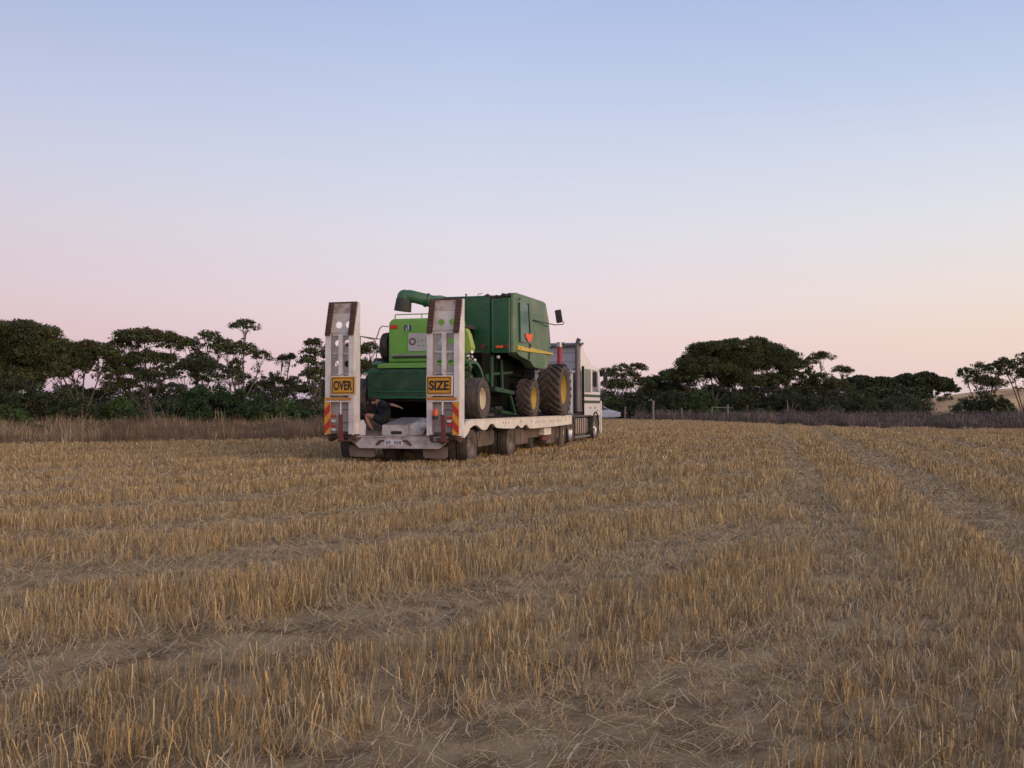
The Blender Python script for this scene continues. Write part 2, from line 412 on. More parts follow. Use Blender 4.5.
# hazard boards
def hazard(x0, x1, z0, z1, y, flip):
    a = MB(); a.box(x0, x1, y-.012, y, z0, z1); o = a.build('hazard_board', 'sign', tr)
    st = MB(); w = x1-x0; n = 2; hh = (z1-z0)/n; yy0, yy1 = y-.016, y-.0125
    for k in range(n):
        za = z0+k*hh
        q = [(x0,za+ (0 if not flip else hh*.45)),(x1,za+(hh*.45 if not flip else 0)),(x1,min(z1,za+(hh*.95 if not flip else hh*.5))),(x0,min(z1,za+(hh*.5 if not flip else hh*.95)))]
        st.prism(q, yy0, yy1, 'y')
    st.build('red_chevron', mat('red_chevron', (.50,.03,.02), .4), o)
hazard(-1.735, -1.58, .75, 1.52, -.235, False)
hazard(1.615, 1.775, .74, 1.52, -.235, True)
# warning signs
for (x0,x1,z0,z1,tx) in ((-1.54,-.91,1.715,2.14,'OVER'),(.975,1.60,1.70,2.13,'SIZE')):
    bk = MB(); bk.box(x0-.02, x1+.03, -.262, -.25, z0-.03, z1+.02, .003); bk.build('sign_backing', 'white', tr)
    a = MB(); a.box(x0, x1, -.275, -.264, z0, z1, .003); so = a.build('oversize_sign', 'sign', tr)
    bd = MB(); e = .022; q = .018
    bd.box(x0+e, x1-e, -.280, -.276, z1-e-q, z1-e); bd.box(x0+e, x1-e, -.280, -.276, z0+e, z0+e+q)
    bd.box(x0+e, x0+e+q, -.280, -.276, z0+e+q+.001, z1-e-q-.001); bd.box(x1-e-q, x1-e, -.280, -.276, z0+e+q+.001, z1-e-q-.001)
    bd.build('sign_border', 'ink', so)
    text_mb(tx, (x0+x1)/2, -.276, (z0+z1)/2, (x1-x0)*.80, .235, .004, .035).build('lettering', 'ink', so)
    hd = MB(); cx = (x0+x1)/2; hd.tube([(cx-.10,-.26,z1+.02),(cx-.05,-.27,z1+.06),(cx+.05,-.27,z1+.06),(cx+.10,-.26,z1+.02)], .008, 6); hd.build('sign_latch', 'dark', so)
# red hinge legs, rods, cables, small lamps, beacon
for (x, tilt) in ((-1.27, .0), (1.385, -.03)):
    a = MB(); a.tube([(x,-.30,1.52),(x,-.30,1.2)], .018, 8); a.build('leg_rod', 'white', tr)
    a = MB(); a.prism([(x-.04,1.22),(x+.035,1.22),(x+.05-tilt,.60),(x-.05-tilt,.60)], -.33, -.25, 'y'); a.tube([(x-.06-tilt,-.29,.60),(x+.06-tilt,-.29,.60)], .05, 10)
    a.build('support_leg', 'redpaint', tr)
    a = MB(); a.box(x-.02-tilt, x+.30 if x < 0 else x+.02-tilt, -.28, -.2, .56, .60, .01) if x < 0 else a.box(x-.3, x+.04, -.28, -.2, .56, .60, .01); a.build('leg_foot', 'rust', tr)
for sx, cx in ((-1,-1.2),(1,1.48)):
    a = MB(); a.tube([(cx+.17*math.cos(t), -.20, 1.18+.17*math.sin(t)) for t in [2*math.pi*k/14 for k in range(15)]], .010, 5); a.build('coiled_cable', 'cable', tr)
for (x,z) in ((-1.50,1.18),(-1.50,.93),(1.53,1.15),(1.53,.98)):
    a = MB(); a.box(x-.06, x+.06, -.24, -.20, z-.03, z+.03, .01); a.build('marker_lamp', 'red', tr)
for (x,z) in ((-1.50,1.055),(-1.50,.85),(1.53,1.065)):
    a = MB(); a.box(x-.06, x+.06, -.236, -.20, z-.035, z+.035, .01); a.build('white_lamp', 'plate', tr)
a = MB(); a.lathe([(0,.001),(.0,.075),(.11,.075),(.15,.055),(.165,.001)], 18, Matrix.Translation((1.22,-.34,1.20)) @ Matrix.Rotation(R(-90),4,'Y')); bo = a.build('beacon', 'orange', tr, True)
a = MB(); a.lathe([(-.10,.001),(-.10,.055),(-.04,.08),(-.002,.08),(-.002,.001)], 18, Matrix.Translation((1.22,-.34,1.20)) @ Matrix.Rotation(R(-90),4,'Y')); a.build('beacon_base', 'dark', bo)
# hinge brackets at the foot of each ramp
for (x0,x1) in ((-1.7,-.92),(1.0,1.75)):
    a = MB(); a.tube([(x0,-.05,.66),(x1,-.05,.66)], .05, 10)
    for x in (x0+.05, (x0+x1)/2, x1-.05): a.prism([(-.22,.74),(.18,.74),(.20,.60),(-.05,.55),(-.2,.62)], x-.03, x+.03)
    a.build('ramp_hinge', 'rust', tr)
for sx in (-1,1):
    cx = -1.1 if sx < 0 else 1.42
    a = MB(); a.add([(cx-sx*-.0,-.13,.68),(cx-sx*.30,-.13,.66),(cx-sx*.12,-.13,.50),(cx+sx*.06,-.13,.58),(cx,-.09,.68),(cx-sx*.30,-.09,.66),(cx-sx*.12,-.09,.50),(cx+sx*.06,-.09,.58)],
        [(0,1,2,3),(7,6,5,4),(0,4,5,1),(1,5,6,2),(2,6,7,3),(3,7,4,0)]); a.build('corner_plate', 'dusty', tr)
# wheels (dual pairs on two rows) and axles
tw = WheelProto(.84, .25, .25, 'dullrim', dish=.2, bolts=8)
for y in (.97, 4.24):
    a = MB(); a.tube([(-1.5,y,.42),(1.5,y,.42)], .07, 10); a.box(-1.1,-.9,y-.35,y+.35,.50,.60); a.box(.9,1.1,y-.35,y+.35,.50,.60); a.build('axle', 'dark', tr)
    for p in (1.56, 1.26): tw.put(tr, p, y, .42, 1, random.random()); tw.put(tr, -p, y, .42, -1, random.random())
    for p in (.42,): tw.put(tr, p, y, .42, -1); tw.put(tr, -p, y, .42, 1)
# guards and boxes below the beam
a = MB(); a.prism([(1.5,.80),(3.1,.78),(3.1,.46),(2.95,.40),(1.65,.38),(1.52,.45)], 1.50, 1.56); a.box(1.561,1.58,1.5,3.1,.55,.575)
for y in (1.9, 2.7): a.box(1.562,1.575,y,y+.03,.58,.76)
a.build('side_guard', 'dusty', tr)
a = MB(); a.prism([(-3.55,.8),(-1.45,.8),(-1.5,.3),(-3.5,.3)], -1.56,-1.5, Mx=Matrix.Diagonal((1,-1,1,1))); a.build('side_guard', 'dusty', tr)
a = MB(); a.box(1.30,1.58,4.75,6.35,.30,.78,.03); a.box(1.581,1.59,5.5,5.53,.33,.75); a.build('storage_locker', 'dusty', tr)
a = MB(); a.box(1.1,1.50,8.8,11.0,.20,.78,.03); a.box(1.501,1.512,9.4,9.43,.25,.75); a.build('storage_locker', 'dusty', tr)
a = MB(); a.box(1.1,1.45,6.4,8.5,.44,.76,.02); a.build('tool_tray', 'deck', tr)
a = MB(); a.box(1.46,1.66,7.9,8.75,.50,.74,.02); a.build('battery_box', 'cream', tr)
a = MB(); a.box(1.50,1.60,7.95,8.7,.33,.46,.015); a.build('side_reflector', 'redpaint', tr)
a = MB(); a.lathe([(-.12,.001),(-.12,.17),(-.08,.2),(.08,.2),(.12,.17),(.12,.001)], 24, Matrix.Translation((1.40,6.95,.24))); a.build('spare_wheel', 'black', tr, True)
a = MB(); a.tube([(1.66,9.9,.08),(1.66,9.9,.36)], .10, 12); a.tube([(1.66,9.9,.3),(1.66,9.9,.8)], .05, 10); a.build('landing_leg', 'dusty', tr)

# ================================================================== COMBINE HARVESTER
ch = rig_root('combine_harvester', 0, 5.5, DZ+.022, 'green combine harvester with lime rear hood and folded unloading auger, loaded on the trailer', 'combine harvester')
def sheetbox(m, ring0, ring1):
    """hull between two 4-point rings (each clockwise)"""
    k = len(ring0)
    m.add(ring0+ring1, [tuple(range(k)), tuple(range(2*k-1,k-1,-1))]+[(i,(i+1)%k,k+(i+1)%k,k+i) for i in range(k)])
# lower machine body (threshing body), dark underside
a = MB(); a.prism([(2.5,1.75),(8.6,1.75),(9.4,2.1),(9.4,2.95),(2.5,2.95)], -.85, .85)
a.prism([(2.2,1.5),(8.8,1.4),(9.3,1.75),(2.2,1.75)], -.8,.8)
a.build('threshing_body', 'jddark', ch)
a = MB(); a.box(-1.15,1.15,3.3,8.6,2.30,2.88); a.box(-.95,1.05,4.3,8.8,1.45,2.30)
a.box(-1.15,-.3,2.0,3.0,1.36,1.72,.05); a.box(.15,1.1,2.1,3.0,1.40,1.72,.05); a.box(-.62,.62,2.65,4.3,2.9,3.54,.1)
a.box(-1.3,-.10,2.7,3.1,1.09,1.36,.03); a.build('engine_and_dark_underbody_fill', 'void', ch)  # low boxes under the chopper are added to darken the interior
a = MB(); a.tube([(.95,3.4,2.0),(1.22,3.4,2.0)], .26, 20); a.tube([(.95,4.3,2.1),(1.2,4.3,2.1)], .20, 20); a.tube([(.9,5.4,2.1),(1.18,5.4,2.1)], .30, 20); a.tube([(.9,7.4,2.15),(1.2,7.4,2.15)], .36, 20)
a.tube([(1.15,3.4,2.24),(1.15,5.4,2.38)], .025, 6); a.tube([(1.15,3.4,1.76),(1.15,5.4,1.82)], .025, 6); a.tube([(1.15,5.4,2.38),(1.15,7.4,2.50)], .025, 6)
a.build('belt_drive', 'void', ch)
# green side frames visible below the tank
a = MB()
a.prism([(4.0,2.35),(6.0,2.45),(6.0,2.38),(4.0,2.27)], 1.16, 1.20); a.prism([(3.4,1.95),(5.2,1.85),(5.2,1.75),(3.4,1.83)], 1.16, 1.5)
a.prism([(3.9,2.8),(4.1,2.8),(4.1,1.9),(3.9,1.9)], 1.16,1.22); a.prism([(4.75,2.75),(4.9,2.75),(5.0,1.8),(4.85,1.8)], 1.19,1.24)
a.prism([(4.9,1.85),(5.05,1.85),(5.65,1.25),(5.52,1.2)], 1.35,1.42)
a.prism([(2.7,1.85),(3.0,1.85),(3.2,1.15),(2.8,1.15)], 1.0,1.1)
a.tube([(1.22,3.45,2.3),(1.22,3.45,1.2)], .07, 10)
a.tube([(1.25,4.6,1.25),(1.3,5.6,1.2)], .05, 8)
a.build('side_frame', 'jddark', ch)
n = 14
arc = [(2.05+.92*math.cos(t), 1.55+.98*math.sin(t)) for t in [R(115)-R(115)*k/n for k in range(n+1)]]
arc2 = [(2.05+1.02*math.cos(t), 1.55+1.06*math.sin(t)) for t in [R(115)-R(115)*k/n for k in range(n+1)]]
a = MB(); a.prism(arc2+arc[::-1], 1.20, 1.36); a.build('mudguard', 'jd', ch)
a = MB(); a.prism(arc2+arc[::-1], -1.36, -1.20); a.build('mudguard', 'jd', ch)
# rear straw chopper
a = MB(); a.prism([(1.15,1.62),(1.15,2.30),(1.22,2.38),(1.9,2.38),(1.9,1.75),(1.5,1.62)], -1.24, 1.16)
co = a.build('straw_chopper', 'jddusty2', ch)
a = MB(); a.box(-1.12,1.18,1.125,1.146,1.78,1.80); a.box(-1.12,1.18,1.125,1.146,1.62,1.65); a.build('chopper_seam', mat('green_seam', (.02,.16,.07), .4), co)
a = MB(); a.prism([(-1.241,1.30),(-1.40,1.38),(-1.40,2.1),(-1.30,2.26),(-1.241,2.27)], 1.3, 2.2, 'y'); a.build('chopper_end', 'dark', co)
a = MB(); a.prism([(1.2,2.40),(1.2,2.50),(1.5,2.54),(1.9,2.54),(1.9,2.40)], -.98, 1.16); a.build('lime_ledge', 'lime', co)
a = MB(); a.box(-1.52,-1.245,1.5,1.9,2.27,2.31,.01); a.build('lime_bracket', 'lime', ch)
# lime rear hood
a = MB(); c = .10
def hood_ring(y, x0, x1, z0, z1, c=.1): return [(x0,y,z0),(x1,y,z0),(x1,y,z1-c),(x1-c,y,z1),(x0+c,y,z1),(x0,y,z1-c)]
r0 = hood_ring(1.98,-1.00,.90,2.60,3.70); r0b = hood_ring(2.04,-1.04,.94,2.56,3.74); r1 = hood_ring(2.62,-1.04,.92,2.56,3.76)
k = 6; a.add(r0+r0b+r1, [tuple(range(k)), tuple(range(3*k-1,2*k-1,-1))]+[(q*k+i,q*k+(i+1)%k,(q+1)*k+(i+1)%k,(q+1)*k+i) for q in (0,1) for i in range(k)])
ho = a.build('rear_hood', 'lime', ch)
a = MB(); a.box(-.97,-.76,1.955,1.976,3.47,3.57,.008); a.build('tail_lamp', 'red', ho)
a = MB(); a.box(-.90,.15,1.90,1.976,2.74,2.79,.01); a.build('grab_bar', 'alu', ho)
a = MB(); a.box(-.90,.8,1.962,1.977,2.68,2.715); a.build('hood_seam', 'dark', ho)
a = MB(); a.box(-.56,-.50,1.965,1.977,3.41,3.56); a.box(-.43,-.37,1.965,1.977,3.41,3.56); a.box(-.499,-.431,1.965,1.977,3.46,3.53); a.build('emblem', 'blueink', ho)
a = MB(); a.box(-.515,-.495,1.958,1.964,3.41,3.50); a.box(-.46,-.435,1.958,1.964,3.43,3.56); a.build('emblem_inlay', 'plate', ho)
a = MB(); a.box(-.45,.55,1.965,1.977,2.87,3.34); si = a.build('white_decal', mat('dusty_white_decal', (.47,.46,.47), .6, dirt=(.35,.33,.3), dirt_amt=.4), ho)
a = MB(); cx,cz = -.33,3.12
a.lathe([(0,.055),(0,.10),(.004,.10),(.004,.055)], 24, Matrix.Translation((cx,1.963,cz)) @ Matrix.Rotation(R(-90),4,'Z'), close=True); a.build('round_logo', mat('logo_maroon', (.18,.09,.09), .6), si)
a = MB()
for k in range(6):   # faint unreadable lettering, as blurred bars
    x = -.18+k*.11; a.box(x, x+.022, 1.960,1.964, 3.10, 3.20); a.box(x+.03, x+.075, 1.960,1.964, 3.10+.05*(k%2), 3.125+.05*(k%2))
    a.box(x, x+.06, 1.960,1.964, 2.99, 3.03)
a.build('decal_lettering', 'greyink', si)
a = MB(); a.tube([(-.86,2.05,3.66),(-.86,2.05,3.84),(-.84,2.05,3.85),(.75,2.05,3.85),(.77,2.05,3.66)], .016, 6); a.tube([(-.1,2.05,3.72),(-.1,2.05,3.86)], .014, 6); a.tube([(.4,2.05,3.72),(.4,2.05,3.86)], .014, 6); a.build('hood_rail', 'lime', ho)
a = MB(); a.box(-.7,.7,2.64,4.2,3.55,3.66,.02); a.box(.15,.6,2.7,3.6,3.66,3.74,.03); a.build('engine_deck', 'dark', ho)
# lime fuel tank end and engine bits beside the hood
a = MB(); a.prism([(.60,2.85),(1.02,2.85),(1.06,2.98),(.96,3.35),(.88,3.50),(.60,3.55)], 2.70, 3.0, 'y'); a.build('lime_cover', mat('pale_lime_plastic', (.36,.50,.12), .5, dirt=(.4,.4,.2), dirt_amt=.4), ch)
a = MB()
for k in range(9):
    x,z = .84+random.random()*.24, 2.60+random.random()*.24
    a.tube([(x,2.55+random.random()*.25,z),(x+.12,2.6,z+.03)], .035+.02*random.random(), 8)
a.build('engine_fittings', 'alu', ch)
a = MB()
for k in range(10):
    x,z = .84+random.random()*.16, 2.1+random.random()*.45
    a.box(x,x+.09,2.5+random.random()*.2,2.75,z,z+.1,.015)
a.build('oily_fittings', mat('oily_lime_parts', (.12,.17,.06), .6, var=.5, scale=14), ch)
# dark rotary screen at the left
a = MB(); a.lathe([(-.10,.001),(-.12,.25),(-.10,.38),(.05,.40),(.10,.38),(.10,.001)], 28, Matrix.Translation((-1.23,2.45,3.02))); a.build('rotary_screen', 'black', ch, True)
# left hand rails and ladder
a = MB()
a.tube([(-1.90,2.1,3.30),(-1.48,2.1,3.20),(-1.42,2.1,3.0),(-1.44,2.1,2.35)], .014, 6)
a.tube([(-1.44,2.1,3.2),(-1.33,2.1,3.50),(-1.26,2.1,3.56),(-1.08,2.1,3.54)], .014, 6)
a.tube([(-1.90,2.1,3.30),(-1.90,3.6,3.30),(-1.45,3.6,3.25)], .014, 6); a.tube([(-1.9,2.1,3.3),(-1.9,2.1,2.4),(-1.45,2.1,2.4)], .014, 6); a.tube([(-1.9,3.6,3.3),(-1.9,3.6,2.4)], .014, 6)
a.build('handrail', mat('dull_green_rail', (.12,.15,.09), .6), ch)
a = MB(); a.box(-1.92,-1.12,2.1,5.0,2.32,2.38,.01); a.box(-1.90,-1.3,2.9,3.6,2.38,2.75,.05); a.build('side_platform', 'dark', ch)
# grain tank and side panels
a = MB()
a.add([(-.80,4.40,2.96),(1.60,4.40,2.96),(1.60,4.40,4.52),(-.80,4.40,4.50),(-.80,5.4,2.96),(-.80,8.0,2.96),(-.80,8.0,4.50),(-.80,5.4,4.50),(1.60,8.0,2.96),(1.60,8.0,4.52)],
      [(0,3,2,1),(5,8,9,6),(0,1,8,5,4),(3,7,6,9,2),(0,4,7,3),(4,5,6,7),(1,2,9,8)])
a.box(-.82,1.03,4.33,4.398,2.90,4.51)               # left rear door sheet
gt = a.build('grain_tank', 'jd', ch)
a = MB(); a.prism([(1.07,4.345),(1.12,4.315),(1.60,4.315),(1.64,4.345),(1.64,4.398),(1.07,4.398)], 2.92, 4.45, 'z'); a.build('rear_door', 'jd', gt)
a = MB(); a.box(1.03,1.07,4.35,4.38,2.93,4.46); a.build('door_gap', 'ink', gt)
a = MB(); a.box(1.105,1.135,4.302,4.314,2.95,4.44); a.build('door_edge', mat('light_green_edge', (.03,.19,.09), .35), gt)
a = MB(); a.prism([(4.45,4.53),(8.0,4.53),(7.9,4.58),(6.2,4.60),(4.5,4.56)], -.78, 1.58); a.build('tank_lid', 'jd', gt)
a = MB()
pts = [(.86,4.38,4.53),(.95,4.38,4.56),(1.05,4.38,4.50),(1.12,4.37,4.48),(1.22,4.37,4.52),(1.33,4.37,4.49),(1.40,4.38,4.56),(1.5,4.38,4.53),(1.64,4.38,4.56)]
a.tube(pts, [.03,.045,.035,.04,.045,.035,.05,.05,.045], 8)
a.build('rolled_tarp', 'dark', gt)
a = MB(); a.tube([(.66,4.40,4.5),(.66,4.40,4.60),(.78,4.40,4.61)], .012, 6); a.build('tarp_hook', 'dark', gt)
a = MB(); a.tube([(.30,4.40,4.5),(.30,4.40,4.575)], .02, 6); a.box(.275,.325,4.38,4.42,4.5755,4.62,.01); a.build('tank_beacon', 'dark', gt)
for (x,z,mm,w_) in ((.81,3.10,'redpaint',.08),(1.52,3.10,'redpaint',.07)):
    q = MB(); q.lathe([(0,.001),(0,w_),(.012,w_*.9),(.014,.001)], 16, Matrix.Translation((x,4.328 if x<1 else 4.312,z)) @ Matrix.Rotation(R(-90),4,'Z')); q.build('round_reflector', mm, gt, True)
q = MB(); q.box(1.21,1.43,4.295,4.312,3.05,3.12,.008); q.build('orange_reflector', 'fluo', gt)
q = MB(); q.lathe([(0,.001),(0,.05),(.04,.04),(.05,.001)], 12, Matrix.Translation((1.28,4.35,2.80)) @ Matrix.Rotation(R(-90),4,'Z')); q.build('work_lamp', 'plate', ch)
# right side panel: big moulded door, flared and tapering forward
def side_panel(sx):
    a = MB()
    out = [(4.42,3.0),(4.42,4.56),(4.55,4.62),(7.35,4.64),(7.62,4.60),(7.95,4.1),(8.42,3.12),(8.36,2.92),(7.75,2.60),(7.2,2.56),(6.3,2.58),(5.85,2.74),(4.7,2.86)]
    inn = [(y, z) for y, z in out]
    n = len(out)
    def bulge(z): return 1.80 - .02*abs(z-3.6) 
    vs = [(sx*(bulge(z)-(.0 if 4.6<y<8.1 else .04)), y, z) for y,z in out] + [(sx*1.50, y, z) for y,z in out]
    cen = len(vs); vs.append((sx*1.85, 6.2, 3.7))
    fs = [(i,(i+1)%n,cen) for i in range(n)] + [(i,(i+1)%n,n+(i+1)%n,n+i) for i in range(n)] + [tuple(range(n,2*n))]
    a.add(vs, fs)
    # the rounded rear corner up to the tank's back
    a.prism([(sx*1.645,4.41),(sx*1.66,4.33),(sx*1.72,4.34),(sx*1.765,4.415)], 2.93, 4.57, 'z')
    return a.build('side_panel', 'jdside', ch)
sp = side_panel(1); lp = side_panel(-1); lp.location.x += .97
def onpanel(pts, d, name, mt, th=.012):
    a = MB(); 
    def px(y,z): return 1.80+.05*max(0, 1-max(abs(y-6.2)/1.9, abs(z-3.7)/.95)) 
    a2 = [(px(y,z)+d+th,y,z) for y,z in pts]+[(px(y,z)+d-.06,y,z) for y,z in pts]; n = len(pts)
    a.add(a2, [tuple(range(n)), tuple(range(2*n-1,n-1,-1))]+[(i,(i+1)%n,n+(i+1)%n,n+i) for i in range(n)])
    return a.build(name, mt, sp)
onpanel([(4.75,3.25),(4.68,4.36),(5.45,4.36),(5.62,3.25)], .0, 'tinted_vent', 'jdwin')
onpanel([(5.64,2.78),(5.60,3.6),(5.52,4.40),(5.555,4.40),(5.64,3.6),(5.68,2.78)], .006, 'panel_seam', 'ink')
for y0,y1 in ((4.5,5.62),(5.66,8.38)):
    n = 6; top = [(y0+(y1-y0)*k/n, 3.12-.02*k/n+ (0.0)) for k in range(n+1)]; bot = [(y1-(y1-y0)*k/n, 3.045-.055*k/n if y0<5 else 3.09-.07*k/n) for k in range(n+1)]
    if y0 < 5: bot = [(y1,3.0),(y0,3.0)]
    else: bot = [(y1,3.06),(y0,3.0)]
    onpanel(top+bot, .012, 'yellow_stripe', 'stripe')
onpanel([(5.15,3.50),(5.85,3.52),(5.80,3.42),(5.60,3.28),(5.42,3.28),(5.2,3.40)], .02, 'warning_triangle', 'fluo')
# folded mirror on its long arm
a = MB(); a.tube([(1.84,5.95,3.96),(1.98,6.5,3.93),(2.2,7.2,3.90),(2.42,7.3,3.92),(2.46,7.25,4.0)], .016, 6); mo = a.build('mirror_arm', 'dark', ch)
a = MB(); a.box(-.10,.10,-.03,.03,-.20,.20,.025, Mx=Matrix.Translation((2.37,6.95,4.14)) @ Matrix.Rotation(R(-9),4,'Y')); a.build('mirror', 'dark', mo)
# unloading auger
a = MB(); a.tube([(-.72,2.92,4.42),(-.35,3.1,4.32),(.0,3.6,4.22),(.1,4.5,4.15)], [.165,.17,.175,.175], 20)
a.tube([(-.40,3.07,4.335),(-.36,3.10,4.32)], .20, 20)
au = a.build('unloading_auger', 'jddusty', ch, True)
DN = Matrix.Translation((-.955,2.87,4.40)) @ Matrix.Rotation(R(97),4,'Y')
a = MB(); a.tube([(-.66,2.93,4.40),(-.80,2.90,4.43),(-.93,2.87,4.42)], [.165,.175,.18], 20); a.lathe([(-.215,.001),(-.20,.07),(-.16,.13),(-.09,.18),(0,.20),(.10,.205)], 24, DN); a.build('auger_elbow', 'jddusty', au, True)
a = MB(); a.lathe([(.02,.19),(.05,.212),(.20,.225),(.385,.238),(.385,.228),(.20,.215),(.05,.18)], 24, DN, close=True); a.lathe([(.25,.001),(.25,.215)], 24, DN); a.build('rubber_spout', mat('spout_rubber', (.05,.055,.045), .8), au, True)
# cab at the front (mostly hidden)
a = MB(); a.box(-.9,.9,8.6,10.1,2.6,2.9,.05); a.box(-.95,.95,8.5,10.4,4.25,4.50,.1)
for x in (-.87,.87):
    for y in (8.65,10.05): a.tube([(x,y,2.85),(x,y,4.3)], .05, 8)
cbo = a.build('cab_frame', 'jd', ch)
a = MB(); a.box(-.84,.84,8.68,10.04,2.9,4.25,.04); a.build('cab_glass', 'glass', cbo)
a = MB(); a.prism([(9.2,1.9),(9.2,2.5),(11.3,1.55),(11.3,1.15)], -.6,.6); a.build('feeder_house', 'jd', ch)
# axles and wheels
a = MB(); a.tube([(-1.6,1.7,1.62),(1.6,1.7,1.62)], .09, 10); a.tube([(-1.6,6.4,1.65),(1.6,6.4,1.65)], .10, 10); a.tube([(-1.6,9.8,1.93),(1.6,9.8,1.93)], .16, 12); a.box(-.3,.3,1.5,1.9,1.55,1.80); a.build('axle', 'dark', ch)
wz = DZ+.022
w1 = WheelProto(1.06, .42, .27, 'creamrim', dish=.35, bolts=8)
w1.put(ch, 1.54, 1.72, wz+.53, 1, .3, 'smooth worn tyre on a cream rim'); w1.put(ch, -1.54, 1.72, wz+.53, -1, .3, 'smooth worn tyre on a cream rim')
w2 = WheelProto(1.15, .46, .33, 'yellow', lugs=17, lug_h=.03, dish=.3)
w2.put(ch, 1.55, 6.42, wz+.575, 1, .2); w2.put(ch, -1.55, 6.42, wz+.575, -1)
w3 = WheelProto(1.74, .78, .47, 'yellow', lugs=20, lug_h=.05, dish=.25, bolts=10)
w3.put(ch, 1.50, 9.75, wz+.87, 1, .1); w3.put(ch, -1.50, 9.75, wz+.87, -1)

# ================================================================== PRIME MOVER
tk = rig_root('prime_mover', 0, 15.5, 0, 'white cabover truck with grey sleeper, chrome steps and green bands, towing the trailer', 'truck')
a = MB()
for sx in (-.42,.42): a.box(sx-.06,sx+.06,11.0,18.1,.72,.98)
a.box(-.5,.5,11.8,12.2,.98,1.05); a.build('truck_chassis', 'dark', tk)
# sleeper back wall and cab body
a = MB(); a.prism([(15.05,1.15),(15.05,2.76),(15.05,3.74),(15.2,3.78),(15.45,3.60),(16.65,3.20),(16.9,3.12),(18.1,3.04),(18.36,2.8),(18.45,1.9),(18.42,1.05)], -1.22, 1.22)
cab = a.build('cab', 'cabwhite', tk)
a = MB(); a.box(-1.23,1.16,14.98,15.047,2.78,3.66,.01); a.build('sleeper_wall', 'cabgrey', cab)
a = MB(); a.box(-1.20,1.20,14.97,15.047,1.16,2.76); a.build('cab_rear_recess', 'dark', cab)
a = MB(); a.prism([(14.80,3.70),(15.25,3.80),(15.25,3.86),(14.80,3.78)], -1.24, 1.25); a.build('roof_lip', 'stack', cab)
for sx in (1,-1):
    def sb(y0,y1,z0,z1,d=.006): 
        q = MB(); q.box(min(sx*1.221,sx*(1.221+d)), max(sx*1.221,sx*(1.221+d)), y0,y1,z0,z1); return q
    q = MB(); q.prism([(15.50,1.95),(15.50,2.86),(16.55,2.86),(16.55,1.95)], sx*1.221, sx*1.231); q.build('side_window', mat('sleeper_panel_grey', (.16,.19,.165), .3), cab)
    q = MB(); q.prism([(16.80,1.98),(16.80,2.86),(17.9,2.84),(18.05,1.98)], sx*1.221, sx*1.231); q.build('door_window', 'glass', cab)
    sb(15.06,15.42,1.06,2.95,.004).build('cab_corner_panel', 'void', cab); sb(16.60,16.78,1.9,2.95,.018).build('door_pillar', 'cabwhite', cab)
    sb(15.45,18.38,1.76,1.87).build('green_band', 'bandgreen', cab); sb(15.45,18.38,1.52,1.63).build('green_band', 'bandgreen', cab)
    q = MB(); q.prism([(15.45,1.02),(18.4,1.02),(18.4,1.5),(15.45,1.5)], sx*1.221, sx*1.228)
    q.build('lower_skirt', 'cabwhite', cab)
    for (y,z) in ((16.3,1.34),(17.2,1.34),(17.6,1.22)):
        q = MB(); q.box(min(sx*1.229,sx*1.24),max(sx*1.229,sx*1.24), y,y+.32,z-.03,z+.03,.004); q.build('grab_handle', 'greyink', cab)
    q = MB(); q.tube([(sx*1.23,18.2,2.9),(sx*1.46,18.3,2.92),(sx*1.46,18.3,2.1),(sx*1.23,18.2,2.0)], .018, 6); mo = q.build('mirror_bracket', 'chrome', cab)
    q = MB(); q.box(min(sx*1.37,sx*1.55),max(sx*1.37,sx*1.55),18.27,18.35,2.2,2.82,.02); q.build('mirror', 'dark', mo)
    q = MB(); q.tube([(sx*1.10,14.72,1.2),(sx*1.10,14.72,2.85)], .15, 16); q.tube([(sx*1.10,14.72,2.85),(sx*1.10,14.72,3.72)], .075, 14); q.tube([(sx*1.10,14.72,3.72),(sx*1.13,14.72,3.86),(sx*1.19,14.72,3.98)], [.075,.08,.085], 14); q.build('exhaust_stack', 'stack', tk, True)
q = MB(); q.box(-1.0,1.0,18.455,18.47,2.0,2.9); q.build('windscreen', 'glass', cab)
q = MB(); q.box(-1.2,1.2,18.43,18.62,.35,1.0,.04); q.build('front_bumper', 'chrome', tk)
q = MB(); q.box(1.18,1.25,18.50,18.60,.28,1.62,.015); q.build('marker_pole', 'cabwhite', tk)
q = MB(); q.tube([(.62,13.9,2.70),(.62,13.9,3.62)], .085, 12); ro = q.build('red_standpipe', 'redbright', tk, True)
q = MB(); q.tube([(.62,13.9,3.62),(.62,13.9,3.80)], .12, 12); q.tube([(.62,13.9,3.72),(.82,13.9,3.76)], .05, 8); q.build('pipe_cap', 'alu', ro, True)
q = MB(); q.box(.55,.90,13.8,14.0,2.66,2.80,.03); q.build('pipe_foot', 'redbright', ro)
q = MB(); q.box(-1.1,1.1,13.75,14.1,1.1,2.66,.03); q.box(-1.15,1.15,13.7,14.2,2.66,2.74,.02); q.build('headboard_rack', 'cabgrey', tk)
